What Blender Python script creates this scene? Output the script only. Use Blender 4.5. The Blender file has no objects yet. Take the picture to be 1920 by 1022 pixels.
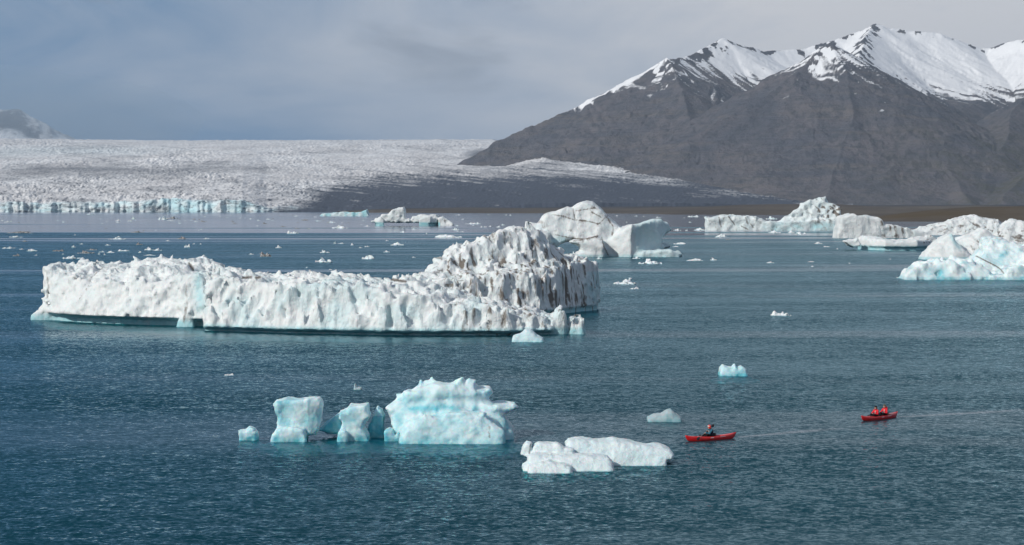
import bpy, math, random
import numpy as np
from mathutils import Vector, Matrix

R = math.radians
scene = bpy.context.scene
col = scene.collection

# ------------------------------------------------------------------ camera
F = 3733.0            # focal length in photo pixels (1920 wide) = 70 mm
CX, CY = 960.0, 511.0
VH = 386.0            # horizon row in the photo
CAMZ = 16.0
PITCH = math.atan((CY - VH) / F)
cam = bpy.data.cameras.new('camera')
cam.sensor_width = 36.0
cam.lens = 36.0 * F / 1920.0
cam.clip_start = 1.0
cam.clip_end = 90000.0
camo = bpy.data.objects.new('camera', cam)
camo.location = (0, 0, CAMZ)
camo.rotation_euler = (math.pi / 2 - PITCH, 0, 0)
col.objects.link(camo)
scene.camera = camo

# ------------------------------------------------------------------ sky and sun
SUN_AZ = R(-128.0)    # direction to the sun, clockwise from +Y : behind the camera, to the left
SUN_EL = R(33.0)
world = bpy.data.worlds.new('World')
scene.world = world
world.use_nodes = True
wt = world.node_tree
wt.nodes.clear()


class NT:
    """small helper to write node trees"""
    def __init__(s, tree):
        s.t = tree

    def n(s, typ, **kw):
        nd = s.t.nodes.new(typ)
        for k, v in kw.items():
            if k == 'ins':
                for kk, vv in v.items():
                    s.put(nd.inputs[kk], vv)
            else:
                setattr(nd, k, v)
        return nd

    def put(s, sock, v):
        if isinstance(v, bpy.types.NodeSocket):
            s.t.links.new(v, sock)
        elif isinstance(v, (tuple, list)) and len(v) == 3 and sock.type == 'RGBA':
            sock.default_value = (*v, 1)
        else:
            sock.default_value = v

    def math(s, op, a, b=0.0, c=None, clamp=False):
        nd = s.n('ShaderNodeMath', operation=op, use_clamp=clamp)
        s.put(nd.inputs[0], a)
        s.put(nd.inputs[1], b)
        if c is not None:
            s.put(nd.inputs[2], c)
        return nd.outputs[0]

    def mix(s, f, a, b, mode='MIX'):
        nd = s.n('ShaderNodeMix', data_type='RGBA', blend_type=mode)
        s.put(nd.inputs[0], f)
        s.put(nd.inputs[6], a)
        s.put(nd.inputs[7], b)
        return nd.outputs[2]

    def noise(s, vec, scale, detail=3.0, rough=0.5, dist=0.0, dims='3D'):
        nd = s.n('ShaderNodeTexNoise', noise_dimensions=dims)
        s.put(nd.inputs['Vector'], vec)
        nd.inputs['Scale'].default_value = scale
        nd.inputs['Detail'].default_value = detail
        nd.inputs['Roughness'].default_value = rough
        nd.inputs['Distortion'].default_value = dist
        return nd.outputs['Fac']

    def ramp(s, v, lo, hi, a=0.0, b=1.0, smooth=True):
        nd = s.n('ShaderNodeMapRange', interpolation_type='SMOOTHSTEP' if smooth else 'LINEAR')
        s.put(nd.inputs[0], v)
        for i, x in enumerate((lo, hi, a, b)):
            nd.inputs[1 + i].default_value = x
        return nd.outputs[0]

    def scalevec(s, vec, sc, off=(0, 0, 0)):
        nd = s.n('ShaderNodeMapping')
        s.put(nd.inputs[0], vec)
        nd.inputs[1].default_value = off
        nd.inputs[3].default_value = sc
        return nd.outputs[0]


w = NT(wt)
geo = w.n('ShaderNodeTexCoord')
sky = w.n('ShaderNodeTexSky', sky_type='NISHITA', sun_disc=False)
sky.sun_elevation = SUN_EL
sky.sun_rotation = SUN_AZ
sky.air_density = 1.0
sky.dust_density = 1.0
dirv = geo.outputs['Generated']
sep = w.n('ShaderNodeSeparateXYZ', ins={0: dirv})
az = w.math('ARCTAN2', sep.outputs[0], sep.outputs[1])
# overcast deck: blue-grey cloud with lighter grey sheets, all round the horizon
cv = w.scalevec(dirv, (1.0, 1.0, 5.0), (0.35, 0.0, 0.1))
big = w.noise(cv, 2.2, 3.0, 0.5, 0.3)
fine = w.noise(w.scalevec(dirv, (1, 1, 3.2), (3.1, 1.7, 0.4)), 7.5, 6.0, 0.58, 0.5)
# broad alternation of rain-blue and pale banks in azimuth (period 90 degrees)
bank = w.math('SINE', w.math('MULTIPLY_ADD', az, 4.0, 0.05))
bank = w.math('MULTIPLY_ADD', bank, 0.72, 0.50)
lift = w.ramp(sep.outputs[2], 0.0, 0.10, 0.0, 0.16)
t = w.math('ADD', w.math('ADD', bank, lift), w.math('MULTIPLY_ADD', big, 0.5, -0.25))
t = w.math('ADD', t, w.math('MULTIPLY_ADD', fine, 1.2, -0.6), clamp=True)
cloud = w.mix(t, (0.150, 0.265, 0.43), (0.64, 0.65, 0.68))
# some darker undersides
drk = w.ramp(w.noise(w.scalevec(dirv, (1, 1, 4.0), (1.3, 5.2, 0.2)), 6.0, 5.0, 0.55, 0.4), 0.56, 0.72)
drk = w.math('MULTIPLY', drk, w.ramp(sep.outputs[2], 0.03, 0.09))
cloud = w.mix(w.math('MULTIPLY', drk, 0.6), cloud, (0.20, 0.235, 0.29))
bgc = w.n('ShaderNodeBackground', ins={0: cloud, 1: 1.0})
bgs = w.n('ShaderNodeBackground', ins={0: sky.outputs[0], 1: 0.06})
mx = w.n('ShaderNodeMixShader', ins={0: w.ramp(sep.outputs[2], 0.12, 0.6, 1.0, 0.3)})
wt.links.new(bgs.outputs[0], mx.inputs[1])
wt.links.new(bgc.outputs[0], mx.inputs[2])
out = w.n('ShaderNodeOutputWorld')
wt.links.new(mx.outputs[0], out.inputs[0])

sun = bpy.data.lights.new('sun', 'SUN')
sun.energy = 3.3
sun.angle = R(0.53)
sun.color = (1.0, 0.955, 0.88)
suno = bpy.data.objects.new('sun', sun)
sd = Vector((math.sin(SUN_AZ) * math.cos(SUN_EL), math.cos(SUN_AZ) * math.cos(SUN_EL), math.sin(SUN_EL)))
suno.rotation_euler = sd.to_track_quat('Z', 'Y').to_euler()
suno.location = sd * 200
col.objects.link(suno)

vs = scene.view_settings
vs.view_transform = 'Standard'
vs.look = 'None'
vs.exposure = 0.0
vs.gamma = 1.0
vs.use_curve_mapping = False
cy = scene.cycles
cy.use_denoising = True
cy.max_bounces = 8
cy.transparent_max_bounces = 12
cy.volume_bounces = 0
cy.caustics_reflective = False
cy.caustics_refractive = False
cy.sample_clamp_indirect = 4.0

# ------------------------------------------------------------------ numpy helpers
rng = np.random.default_rng(11)
PERM = rng.permutation(256).astype(np.int32)
PERM = np.concatenate([PERM, PERM, PERM])
GR = rng.normal(size=(256, 3)).astype(np.float32)
GR /= np.linalg.norm(GR, axis=1)[:, None]
PT = rng.random((256, 3)).astype(np.float32)


def perlin(x, y, z):
    x, y, z = np.broadcast_arrays(np.asarray(x, np.float32), np.asarray(y, np.float32), np.asarray(z, np.float32))
    xi, yi, zi = np.floor(x), np.floor(y), np.floor(z)
    fx, fy, fz = x - xi, y - yi, z - zi
    xi = xi.astype(np.int32) & 255
    yi = yi.astype(np.int32) & 255
    zi = zi.astype(np.int32) & 255
    u = fx * fx * fx * (fx * (fx * 6 - 15) + 10)
    v = fy * fy * fy * (fy * (fy * 6 - 15) + 10)
    ww = fz * fz * fz * (fz * (fz * 6 - 15) + 10)
    res = 0
    for dx in (0, 1):
        px = PERM[xi + dx]
        for dy in (0, 1):
            py = PERM[(px + yi + dy)]
            for dz in (0, 1):
                h = PERM[(py + zi + dz)]
                g = GR[h]
                d = g[..., 0] * (fx - dx) + g[..., 1] * (fy - dy) + g[..., 2] * (fz - dz)
                res = res + d * (u if dx else 1 - u) * (v if dy else 1 - v) * (ww if dz else 1 - ww)
    return res * 1.5


def fbm(x, y, z, octv=4, gain=0.5, lac=2.03):
    a, s, r = 1.0, 1.0, 0
    for i in range(octv):
        r = r + a * perlin(np.asarray(x) * s + 17.3 * i, np.asarray(y) * s + 5.1 * i, np.asarray(z) * s + 9.7 * i)
        a *= gain
        s *= lac
    return r


def ridged(x, y, z, octv=4, gain=0.5, lac=2.07):
    a, s, r, nrm = 1.0, 1.0, 0, 0
    for i in range(octv):
        n = 1 - np.abs(perlin(np.asarray(x) * s + 31.3 * i, np.asarray(y) * s + 7.1 * i, np.asarray(z) * s + 3.7 * i))
        r = r + a * n * n
        nrm += a
        a *= gain
        s *= lac
    return r / nrm


def worley(x, y, z):
    x, y, z = [np.asarray(a, np.float32) for a in np.broadcast_arrays(x, y, z)]
    xi, yi, zi = np.floor(x), np.floor(y), np.floor(z)
    best = np.full(x.shape, 9.0, np.float32)
    ix, iy, iz = xi.astype(np.int32), yi.astype(np.int32), zi.astype(np.int32)
    for dx in (-1, 0, 1):
        for dy in (-1, 0, 1):
            for dz in (-1, 0, 1):
                h = PERM[PERM[PERM[(ix + dx) & 255] + ((iy + dy) & 255)] + ((iz + dz) & 255)]
                p = PT[h]
                d = (xi + dx + p[..., 0] - x) ** 2 + (yi + dy + p[..., 1] - y) ** 2 + (zi + dz + p[..., 2] - z) ** 2
                best = np.minimum(best, d)
    return np.sqrt(best)


def sstep(x, a, b):
    t = np.clip((np.asarray(x, float) - a) / (b - a), 0, 1)
    return t * t * (3 - 2 * t)


def ray(u, v):
    """photo pixel -> world direction scaled so that its y component is 1"""
    a = (np.asarray(u, float) - CX) / F
    b = (CY - np.asarray(v, float)) / F
    cp, sp = math.cos(PITCH), math.sin(PITCH)
    y = cp + b * sp
    z = -sp + b * cp
    return a / y, z / y


def at_depth(u, v, D):
    dx, dz = ray(u, v)
    return dx * D, D, CAMZ + dz * D


def on_water(u, v):
    dx, dz = ray(u, v)
    D = -CAMZ / dz
    return dx * D, D


def project(X, Y, Z):
    cp, sp = math.cos(PITCH), math.sin(PITCH)
    dz = Z - CAMZ
    dep = Y * cp - dz * sp
    up = Y * sp + dz * cp
    return CX + F * X / dep, CY - F * up / dep


# ------------------------------------------------------------------ object helpers
def tag(o, label=None, cat=None, group=None, kind=None):
    if label:
        o['label'] = label
    if cat:
        o['category'] = cat
    if group:
        o['group'] = group
    if kind:
        o['kind'] = kind
    return o


def mesh_from(name, verts, quads=None, tris=None, smooth=True, attrs=None, loops=None):
    verts = np.asarray(verts, np.float32)
    me = bpy.data.meshes.new(name)
    me.vertices.add(len(verts))
    me.vertices.foreach_set('co', verts.ravel())
    li, starts, tot = [], [], 0
    for arr, k in ((quads, 4), (tris, 3)):
        if arr is not None and len(arr):
            arr = np.asarray(arr, np.int32)
            li.append(arr.ravel())
            starts.append(tot + np.arange(len(arr), dtype=np.int32) * k)
            tot += arr.size
    li = np.concatenate(li)
    starts = np.concatenate(starts)
    me.loops.add(len(li))
    me.loops.foreach_set('vertex_index', li)
    me.polygons.add(len(starts))
    me.polygons.foreach_set('loop_start', starts)
    me.update(calc_edges=True)
    if smooth:
        me.polygons.foreach_set('use_smooth', np.ones(len(starts), bool))
    for k, a in (attrs or {}).items():
        at = me.attributes.new(k, 'FLOAT', 'POINT')
        at.data.foreach_set('value', np.asarray(a, np.float32))
    me.validate()
    return me


def obj(name, me, mat=None, parent=None, loc=None):
    o = bpy.data.objects.new(name, me)
    col.objects.link(o)
    if mat is not None and me is not None and len(me.materials) == 0:
        me.materials.append(mat)
    if parent is not None:
        o.parent = parent
    if loc is not None:
        o.location = loc
    return o


def grid_quads(nr, nc):
    i = np.arange(nr * nc).reshape(nr, nc)
    return np.stack([i[:-1, :-1], i[:-1, 1:], i[1:, 1:], i[1:, :-1]], -1).reshape(-1, 4)


def new_mat(name):
    m = bpy.data.materials.new(name)
    m.use_nodes = True
    m.node_tree.nodes.clear()
    return m, NT(m.node_tree)


def finish(nt, shader):
    o = nt.n('ShaderNodeOutputMaterial')
    nt.t.links.new(shader, o.inputs[0])


def attr(nt, name):
    return nt.n('ShaderNodeAttribute', attribute_name=name).outputs['Fac']


def plain(name, color, rough=0.5, spec=0.5, bump=0.0, bscale=30.0, var=0.12):
    m, nt = new_mat(name)
    tc = nt.n('ShaderNodeTexCoord').outputs['Object']
    n = nt.noise(tc, bscale, 3.0, 0.55)
    dark = tuple(c * (1 - var) for c in color)
    lite = tuple(min(1, c * (1 + var)) for c in color)
    p = nt.n('ShaderNodeBsdfPrincipled', ins={'Base Color': nt.mix(n, dark, lite), 'Roughness': rough})
    p.inputs['Specular IOR Level'].default_value = spec
    if bump:
        b = nt.n('ShaderNodeBump', ins={'Strength': bump, 'Height': n})
        b.inputs['Distance'].default_value = 0.02
        nt.t.links.new(b.outputs[0], p.inputs['Normal'])
    finish(nt, p.outputs[0])
    return m


# ------------------------------------------------------------------ materials
def ice_material(name, scale=1.0, white=(0.80, 0.835, 0.845), blue=(0.30, 0.64, 0.71), dirt=(0.12, 0.092, 0.07),
                 sss=0.25, bump=0.6, bluemix=0.15, ssc=0.3, zst=1.0, bd=0.16):
    """scale: size in metres of the finest relief"""
    m, nt = new_mat(name)
    tc = nt.n('ShaderNodeTexCoord').outputs['Object']
    n1 = nt.noise(tc, 0.35 / scale, 5.0, 0.62)
    n2 = nt.noise(nt.scalevec(tc, (1, 1, 0.4)), 3.4 / scale, 5.0, 0.65)
    n3 = nt.noise(tc, 1.3 / scale, 4.0, 0.6)
    bl = nt.math('MULTIPLY_ADD', nt.ramp(n1, 0.40, 0.70), bluemix, attr(nt, 'blue'), clamp=True)
    bl = nt.math('MULTIPLY', bl, nt.ramp(n3, 0.25, 0.6, 0.6, 1.0))
    c = nt.mix(bl, white, blue)
    c = nt.mix(nt.math('MULTIPLY', nt.ramp(n2, 0.42, 0.75), 0.14), c, (0.52, 0.50, 0.47))
    d = attr(nt, 'dirt')
    dn = nt.math('ADD', d, nt.math('MULTIPLY_ADD', n2, 1.3, -0.65))
    dm = nt.math('MULTIPLY', nt.ramp(dn, 0.15, 0.95), nt.ramp(d, 0.0, 0.35))
    c = nt.mix(nt.math('MULTIPLY', dm, 0.9), c, dirt)
    p = nt.n('ShaderNodeBsdfPrincipled', ins={'Base Color': c})
    p.inputs['Roughness'].default_value = 0.5
    p.inputs['IOR'].default_value = 1.31
    p.inputs['Specular IOR Level'].default_value = 0.3
    nt.put(p.inputs['Subsurface Weight'], nt.math('MULTIPLY_ADD', dm, -sss, sss))
    p.inputs['Subsurface Radius'].default_value = (0.15, 0.7, 1.0)
    p.inputs['Subsurface Scale'].default_value = ssc * scale
    b = nt.n('ShaderNodeBump', ins={'Strength': bump, 'Height': nt.math('ADD', nt.noise(nt.scalevec(tc, (1, 1, zst)), 3.2 / scale, 6.0, 0.68), n3)})
    b.inputs['Distance'].default_value = bd * scale
    nt.t.links.new(b.outputs[0], p.inputs['Normal'])
    finish(nt, p.outputs[0])
    return m


M_ice_big = ice_material('glacier_ice', 1.0, bump=1.0, zst=0.45, sss=0.10, bd=0.22)
M_ice_far = ice_material('distant_ice', 2.2, sss=0.05, bump=1.0, bd=0.22)
M_ice_blue = ice_material('blue_glassy_ice', 0.5, white=(0.68, 0.83, 0.86), blue=(0.12, 0.50, 0.60), sss=0.75, bump=0.55, bluemix=0.45, ssc=0.8)
M_ice_floe = ice_material('granular_white_ice', 0.35, white=(0.79, 0.85, 0.87), blue=(0.30, 0.62, 0.69), sss=0.4, bump=1.0, bluemix=0.2)
M_ice_teal = ice_material('teal_ice', 1.0, white=(0.76, 0.84, 0.86), blue=(0.20, 0.54, 0.62), sss=0.4, bump=0.7, bluemix=0.35, ssc=0.45)
M_ice_clear = ice_material('clear_grey_ice', 0.4, white=(0.40, 0.50, 0.53), blue=(0.17, 0.36, 0.41), sss=0.6, bump=0.4, bluemix=0.6)
M_ice_bit = ice_material('drift_ice', 0.6, white=(0.78, 0.83, 0.85), blue=(0.36, 0.64, 0.69), sss=0.2, bump=0.6)
M_ice_dirty = ice_material('silty_drift_ice', 0.6, white=(0.56, 0.55, 0.54), blue=(0.42, 0.52, 0.55), dirt=(0.07, 0.07, 0.072), sss=0.15, bump=0.6)


def water_material():
    m, nt = new_mat('lagoon_water')
    g = nt.n('ShaderNodeNewGeometry')
    pos = g.outputs['Position']
    sp = nt.n('ShaderNodeSeparateXYZ', ins={0: pos})
    Y = sp.outputs[1]
    # wind: long bands of ruffled and slick water
    band = nt.noise(nt.scalevec(pos, (0.0011, 0.0085, 1), (2.3, 0.6, 0)), 1.0, 3.0, 0.55, 0.3)
    far = nt.ramp(Y, 500.0, 1500.0, -0.15, 0.17)
    slick = nt.ramp(nt.math('ADD', band, far), 0.50, 0.60)
    slick = nt.math('MULTIPLY', slick, nt.ramp(Y, 230.0, 420.0, 0.35, 1.0))
    thin = nt.noise(nt.scalevec(pos, (0.0022, 0.028, 1), (7.3, 2.6, 0)), 1.0, 4.0, 0.6, 0.4)
    thin = nt.math('MULTIPLY', nt.ramp(thin, 0.54, 0.68), nt.ramp(Y, 230.0, 500.0, 0.30, 0.75))
    slick = nt.math('MAXIMUM', slick, thin)
    slick = nt.math('MAXIMUM', slick, attr(nt, 'slick'))
    gust = nt.noise(nt.scalevec(pos, (0.02, 0.05, 1), (0.3, 7.6, 0)), 1.0, 3.0, 0.5)
    # waves: surface slope taken straight from vector noise, so it stays true at any distance
    amp = nt.math('MULTIPLY_ADD', slick, -0.955, 1.0)
    amp = nt.math('MULTIPLY', amp, nt.ramp(gust, 0.25, 0.75, 0.6, 1.3))
    tot = None
    for sc, k, off in (((0.5, 0.75, 1), 0.17, (5, 3, 0)), ((2.2, 2.5, 1), 0.40, (1, 9, 0)), ((5.0, 5.6, 1), 0.42, (2, 4, 0))):
        nd = nt.n('ShaderNodeTexNoise')
        nt.put(nd.inputs['Vector'], nt.scalevec(pos, sc, off))
        nd.inputs['Scale'].default_value = 1.0
        nd.inputs['Detail'].default_value = 1.5
        nd.inputs['Distortion'].default_value = 0.35
        vm = nt.n('ShaderNodeVectorMath', operation='MULTIPLY_ADD')
        nt.t.links.new(nd.outputs['Color'], vm.inputs[0])
        vm.inputs[1].default_value = (k, 1.35 * k, 0)
        vm.inputs[2].default_value = (-0.5 * k, -0.5 * 1.35 * k - TILT / 3, 0)
        if tot is None:
            tot = vm.outputs[0]
        else:
            ad = nt.n('ShaderNodeVectorMath', operation='ADD')
            nt.t.links.new(tot, ad.inputs[0])
            nt.t.links.new(vm.outputs[0], ad.inputs[1])
            tot = ad.outputs[0]
    sc_ = nt.n('ShaderNodeVectorMath', operation='SCALE')
    nt.t.links.new(tot, sc_.inputs[0])
    nt.put(sc_.inputs['Scale'], nt.math('MULTIPLY', amp, WAVE))
    ad = nt.n('ShaderNodeVectorMath', operation='ADD')
    nt.t.links.new(sc_.outputs[0], ad.inputs[0])
    ad.inputs[1].default_value = (0, 0, 1)
    nm = nt.n('ShaderNodeVectorMath', operation='NORMALIZE')
    nt.t.links.new(ad.outputs[0], nm.inputs[0])
    N = nm.outputs[0]
    fr = nt.n('ShaderNodeFresnel', ins={'IOR': 1.333})
    nt.t.links.new(N, fr.inputs['Normal'])
    gl = nt.n('ShaderNodeBsdfGlossy', ins={'Color': nt.mix(slick, (0.53, 0.745, 0.84), (0.94, 0.95, 1.0)), 'Roughness': 0.10})
    nt.t.links.new(N, gl.inputs['Normal'])
    df = nt.n('ShaderNodeBsdfDiffuse', ins={'Color': (0.008, 0.16, 0.21)})
    tr = nt.n('ShaderNodeBsdfTransparent', ins={'Color': (0.30, 0.88, 0.90)})
    body = nt.n('ShaderNodeMixShader', ins={0: 0.78})
    nt.t.links.new(df.outputs[0], body.inputs[1])
    nt.t.links.new(tr.outputs[0], body.inputs[2])
    s = nt.n('ShaderNodeMixShader', ins={0: fr.outputs[0]})
    nt.t.links.new(body.outputs[0], s.inputs[1])
    nt.t.links.new(gl.outputs[0], s.inputs[2])
    finish(nt, s.outputs[0])
    return m


WAVE = 1.0
TILT = 0.115      # wind waves run toward the shore: their lee faces are the steeper ones
M_water = water_material()


def bed_material():
    m, nt = new_mat('lake_bed_silt')
    g = nt.n('ShaderNodeNewGeometry').outputs['Position']
    c = nt.mix(nt.noise(g, 0.05, 3.0), (0.012, 0.06, 0.10), (0.018, 0.075, 0.115))
    p = nt.n('ShaderNodeBsdfDiffuse', ins={'Color': c})
    finish(nt, p.outputs[0])
    return m


M_bed = bed_material()


def glacier_material():
    m, nt = new_mat('crevassed_glacier')
    g = nt.n('ShaderNodeNewGeometry').outputs['Position']
    n1 = nt.noise(nt.scalevec(g, (1, 0.35, 1)), 0.02, 6.0, 0.7)
    n2 = nt.noise(nt.scalevec(g, (1, 0.2, 1)), 0.11, 4.0, 0.7)
    n0 = nt.noise(nt.scalevec(g, (1, 0.25, 1)), 0.0035, 5.0, 0.65)
    c = nt.mix(nt.ramp(n0, 0.35, 0.65), (0.88, 0.89, 0.90), (0.70, 0.69, 0.69))
    c = nt.mix(nt.math('MULTIPLY', nt.ramp(n1, 0.45, 0.7), 0.4), c, (0.50, 0.50, 0.52))
    c = nt.mix(nt.math('MULTIPLY', nt.ramp(n2, 0.5, 0.68), 0.55), c, (0.26, 0.25, 0.27))
    c = nt.mix(attr(nt, 'blue'), c, (0.50, 0.75, 0.82))
    d = attr(nt, 'dirt')  # debris, plus the cloud-shadow bands painted into this mask
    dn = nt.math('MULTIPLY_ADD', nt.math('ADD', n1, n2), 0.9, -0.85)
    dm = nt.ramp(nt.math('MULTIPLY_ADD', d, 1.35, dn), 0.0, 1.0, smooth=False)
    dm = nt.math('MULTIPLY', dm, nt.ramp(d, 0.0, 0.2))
    c = nt.mix(nt.math('MULTIPLY', dm, 0.97), c, (0.032, 0.043, 0.068))  # debris colour, blued to stand in for hazy shade
    p = nt.n('ShaderNodeBsdfPrincipled', ins={'Base Color': c, 'Roughness': 0.75})
    p.inputs['Specular IOR Level'].default_value = 0.2
    finish(nt, p.outputs[0])
    return m


def rock_material():
    m, nt = new_mat('scree_and_snow')
    g = nt.n('ShaderNodeNewGeometry')
    pos = g.outputs['Position']
    strata = nt.noise(nt.scalevec(pos, (0.0018, 0.0018, 0.03)), 1.0, 5.0, 0.6, 0.6)
    patch = nt.noise(pos, 0.004, 5.0, 0.6, 0.4)
    fine = nt.noise(pos, 0.03, 5.0, 0.65)
    c = nt.mix(nt.ramp(patch, 0.35, 0.65), (0.090, 0.094, 0.114), (0.142, 0.131, 0.141))
    c = nt.mix(nt.math('MULTIPLY', nt.ramp(strata, 0.46, 0.7), 0.75), c, (0.150, 0.134, 0.125))
    c = nt.mix(nt.math('MULTIPLY', nt.ramp(fine, 0.42, 0.68), 0.75), c, (0.052, 0.060, 0.072))
    c = nt.mix(nt.math('MULTIPLY', attr(nt, 'green'), nt.ramp(fine, 0.3, 0.6)), c, (0.085, 0.08, 0.045))
    s = attr(nt, 'snow')
    sn = nt.ramp(nt.math('ADD', s, nt.math('MULTIPLY_ADD', fine, 0.9, -0.45)), 0.30, 0.70)
    c = nt.mix(sn, c, (0.86, 0.88, 0.91))
    p = nt.n('ShaderNodeBsdfPrincipled', ins={'Base Color': c, 'Roughness': 0.85})
    p.inputs['Specular IOR Level'].default_value = 0.15
    b = nt.n('ShaderNodeBump', ins={'Strength': nt.math('MULTIPLY_ADD', sn, -0.62, 0.75), 'Height': nt.math('ADD', nt.noise(pos, 0.045, 6.0, 0.7), strata)})
    b.inputs['Distance'].default_value = 24.0
    nt.t.links.new(b.outputs[0], p.inputs['Normal'])
    finish(nt, p.outputs[0])
    return m


def land_material():
    m, nt = new_mat('moraine_land')
    pos = nt.n('ShaderNodeNewGeometry').outputs['Position']
    n1 = nt.noise(pos, 0.004, 5.0, 0.6)
    n2 = nt.noise(pos, 0.04, 5.0, 0.65)
    c = nt.mix(nt.ramp(n1, 0.35, 0.65), (0.075, 0.062, 0.050), (0.125, 0.105, 0.082))
    c = nt.mix(nt.math('MULTIPLY', nt.ramp(n2, 0.45, 0.7), 0.5), c, (0.045, 0.040, 0.036))
    c = nt.mix(attr(nt, 'green'), c, (0.085, 0.060, 0.028))
    c = nt.mix(attr(nt, 'dirt'), c, (0.034, 0.038, 0.048))  # far-ground darkening: glacier debris and painted shade
    p = nt.n('ShaderNodeBsdfPrincipled', ins={'Base Color': c, 'Roughness': 0.9})
    p.inputs['Specular IOR Level'].default_value = 0.1
    b = nt.n('ShaderNodeBump', ins={'Strength': 0.5, 'Height': n2})
    b.inputs['Distance'].default_value = 5.0
    nt.t.links.new(b.outputs[0], p.inputs['Normal'])
    finish(nt, p.outputs[0])
    return m


M_glacier = glacier_material()
M_rock = rock_material()
M_land = land_material()

# ------------------------------------------------------------------ water and lake bed
def build_water():
    ys = np.concatenate([[-300, 0, 60, 90, 110], np.linspace(126, 176, 130), np.geomspace(180, 9000, 60)])
    xs = np.concatenate([[-9000, -4000, -1500, -600, -300, -100, -40, 0], np.linspace(10, 64, 140), [80, 120, 300, 600, 1500, 4000, 9000]])
    X, Y = np.meshgrid(xs, ys)
    # smooth trails left behind the two kayaks
    slick = np.zeros_like(X)
    for (u0, v0, u1, v1, wd) in ((1380, 820, 1640, 797, 0.9), (1684, 782, 1990, 765, 0.9)):
        a = np.array(on_water(u0, v0))
        b = np.array(on_water(u1, v1))
        d = b - a
        L = np.hypot(*d)
        t = ((X - a[0]) * d[0] + (Y - a[1]) * d[1]) / L
        s = np.abs((X - a[0]) * -d[1] + (Y - a[1]) * d[0]) / L
        wdt = wd * (0.5 + 0.8 * np.clip(t / L, 0, 1.5))
        k = np.exp(-(s / wdt) ** 2) * sstep(t, -0.6, 0.4) * (1 - sstep(t, L * 0.45, L * 1.05))
        slick = np.maximum(slick, 0.74 * k)
    me = mesh_from('lagoon_water', np.stack([X, Y, 0 * X], -1).reshape(-1, 3), grid_quads(*X.shape), attrs={'slick': slick.ravel()})
    tag(obj('lagoon_water', me, M_water), kind='structure')
    me = mesh_from('lake_bed', [(-9000, -300, -9), (9000, -300, -9), (9000, 9000, -9), (-9000, 9000, -9)], [(0, 1, 2, 3)])
    tag(obj('lake_bed', me, M_bed), kind='structure')


build_water()


# ------------------------------------------------------------------ land, glacier, mountains
def ipx(u, us, vals):
    return np.interp(u, us, vals)


def build_land():
    us = np.linspace(-900, 2900, 420)
    Ds = np.concatenate([np.geomspace(1500, 7000, 230), np.geomspace(7200, 22400, 30)])
    U, D = np.meshgrid(us, Ds)
    A = (U - CX) / F
    X, Y = A * D, D
    # shoreline distance along each bearing
    shore = ipx(U, [-900, 400, 560, 690, 860, 1000, 1180, 1260, 1400, 1560, 1640, 1700, 2900], [6200, 6200, 5600, 4700, 4350, 4250, 4150, 3700, 3550, 3450, 3300, 3150, 3000])
    shore = shore + 60 * perlin(X * 0.004, Y * 0.002, 0.3)
    z = np.clip((D - shore) / 260.0, -0.02, None)
    z = 3.4 * np.sqrt(np.clip(z, 0, None)) + np.where(z <= 0, -3.0, 0.0)
    z = z + np.where(D > shore, sstep(D, shore + 50, shore + 1500) * (4.0 * fbm(X * 0.003, Y * 0.003, 1.1, 4) + 5), 0)
    # moraine hummocks between glacier and lagoon
    hum = 10 * sstep(U, 1240, 1400) * (1 - sstep(U, 1560, 1700)) * np.exp(-((D - 4300) / 350) ** 2)
    z = z + hum
    # the low brown hill at the right, on a nearer point of land
    hu = ipx(U, [1600, 1650, 1700, 1760, 1820, 1900, 2000, 2300, 2900], [-3, 2.5, 7.5, 11.5, 14.0, 15.0, 14.5, 15, 12])
    hz = hu * sstep(D, 1990, 2330) * (1 - 0.8 * sstep(D, 2500, 3000)) + 0.9 * fbm(X * 0.012, Y * 0.012, 4.4, 4) * sstep(D, 2000, 2300) - 1.2 * (1 - sstep(D, 1950, 2060))
    hill = np.where((hu > -2.9) & (D > 1800), hz, -3)
    z = np.maximum(z, hill)
    green = np.clip(sstep(hill, 0.6, 3) * (D < 3100) * (0.55 + 0.8 * fbm(X * 0.006, Y * 0.006, 8.0, 4)), 0, 1)
    dark = sstep(D, 4900, 5600) * 0.95  # debris ground, with the shade of the far flat painted in
    me = mesh_from('land', np.stack([X, Y, z], -1).reshape(-1, 3), grid_quads(*X.shape), attrs={'green': green.ravel(), 'dirt': dark.ravel()})
    tag(obj('moraine_terrain', me, M_land), kind='structure')


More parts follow.
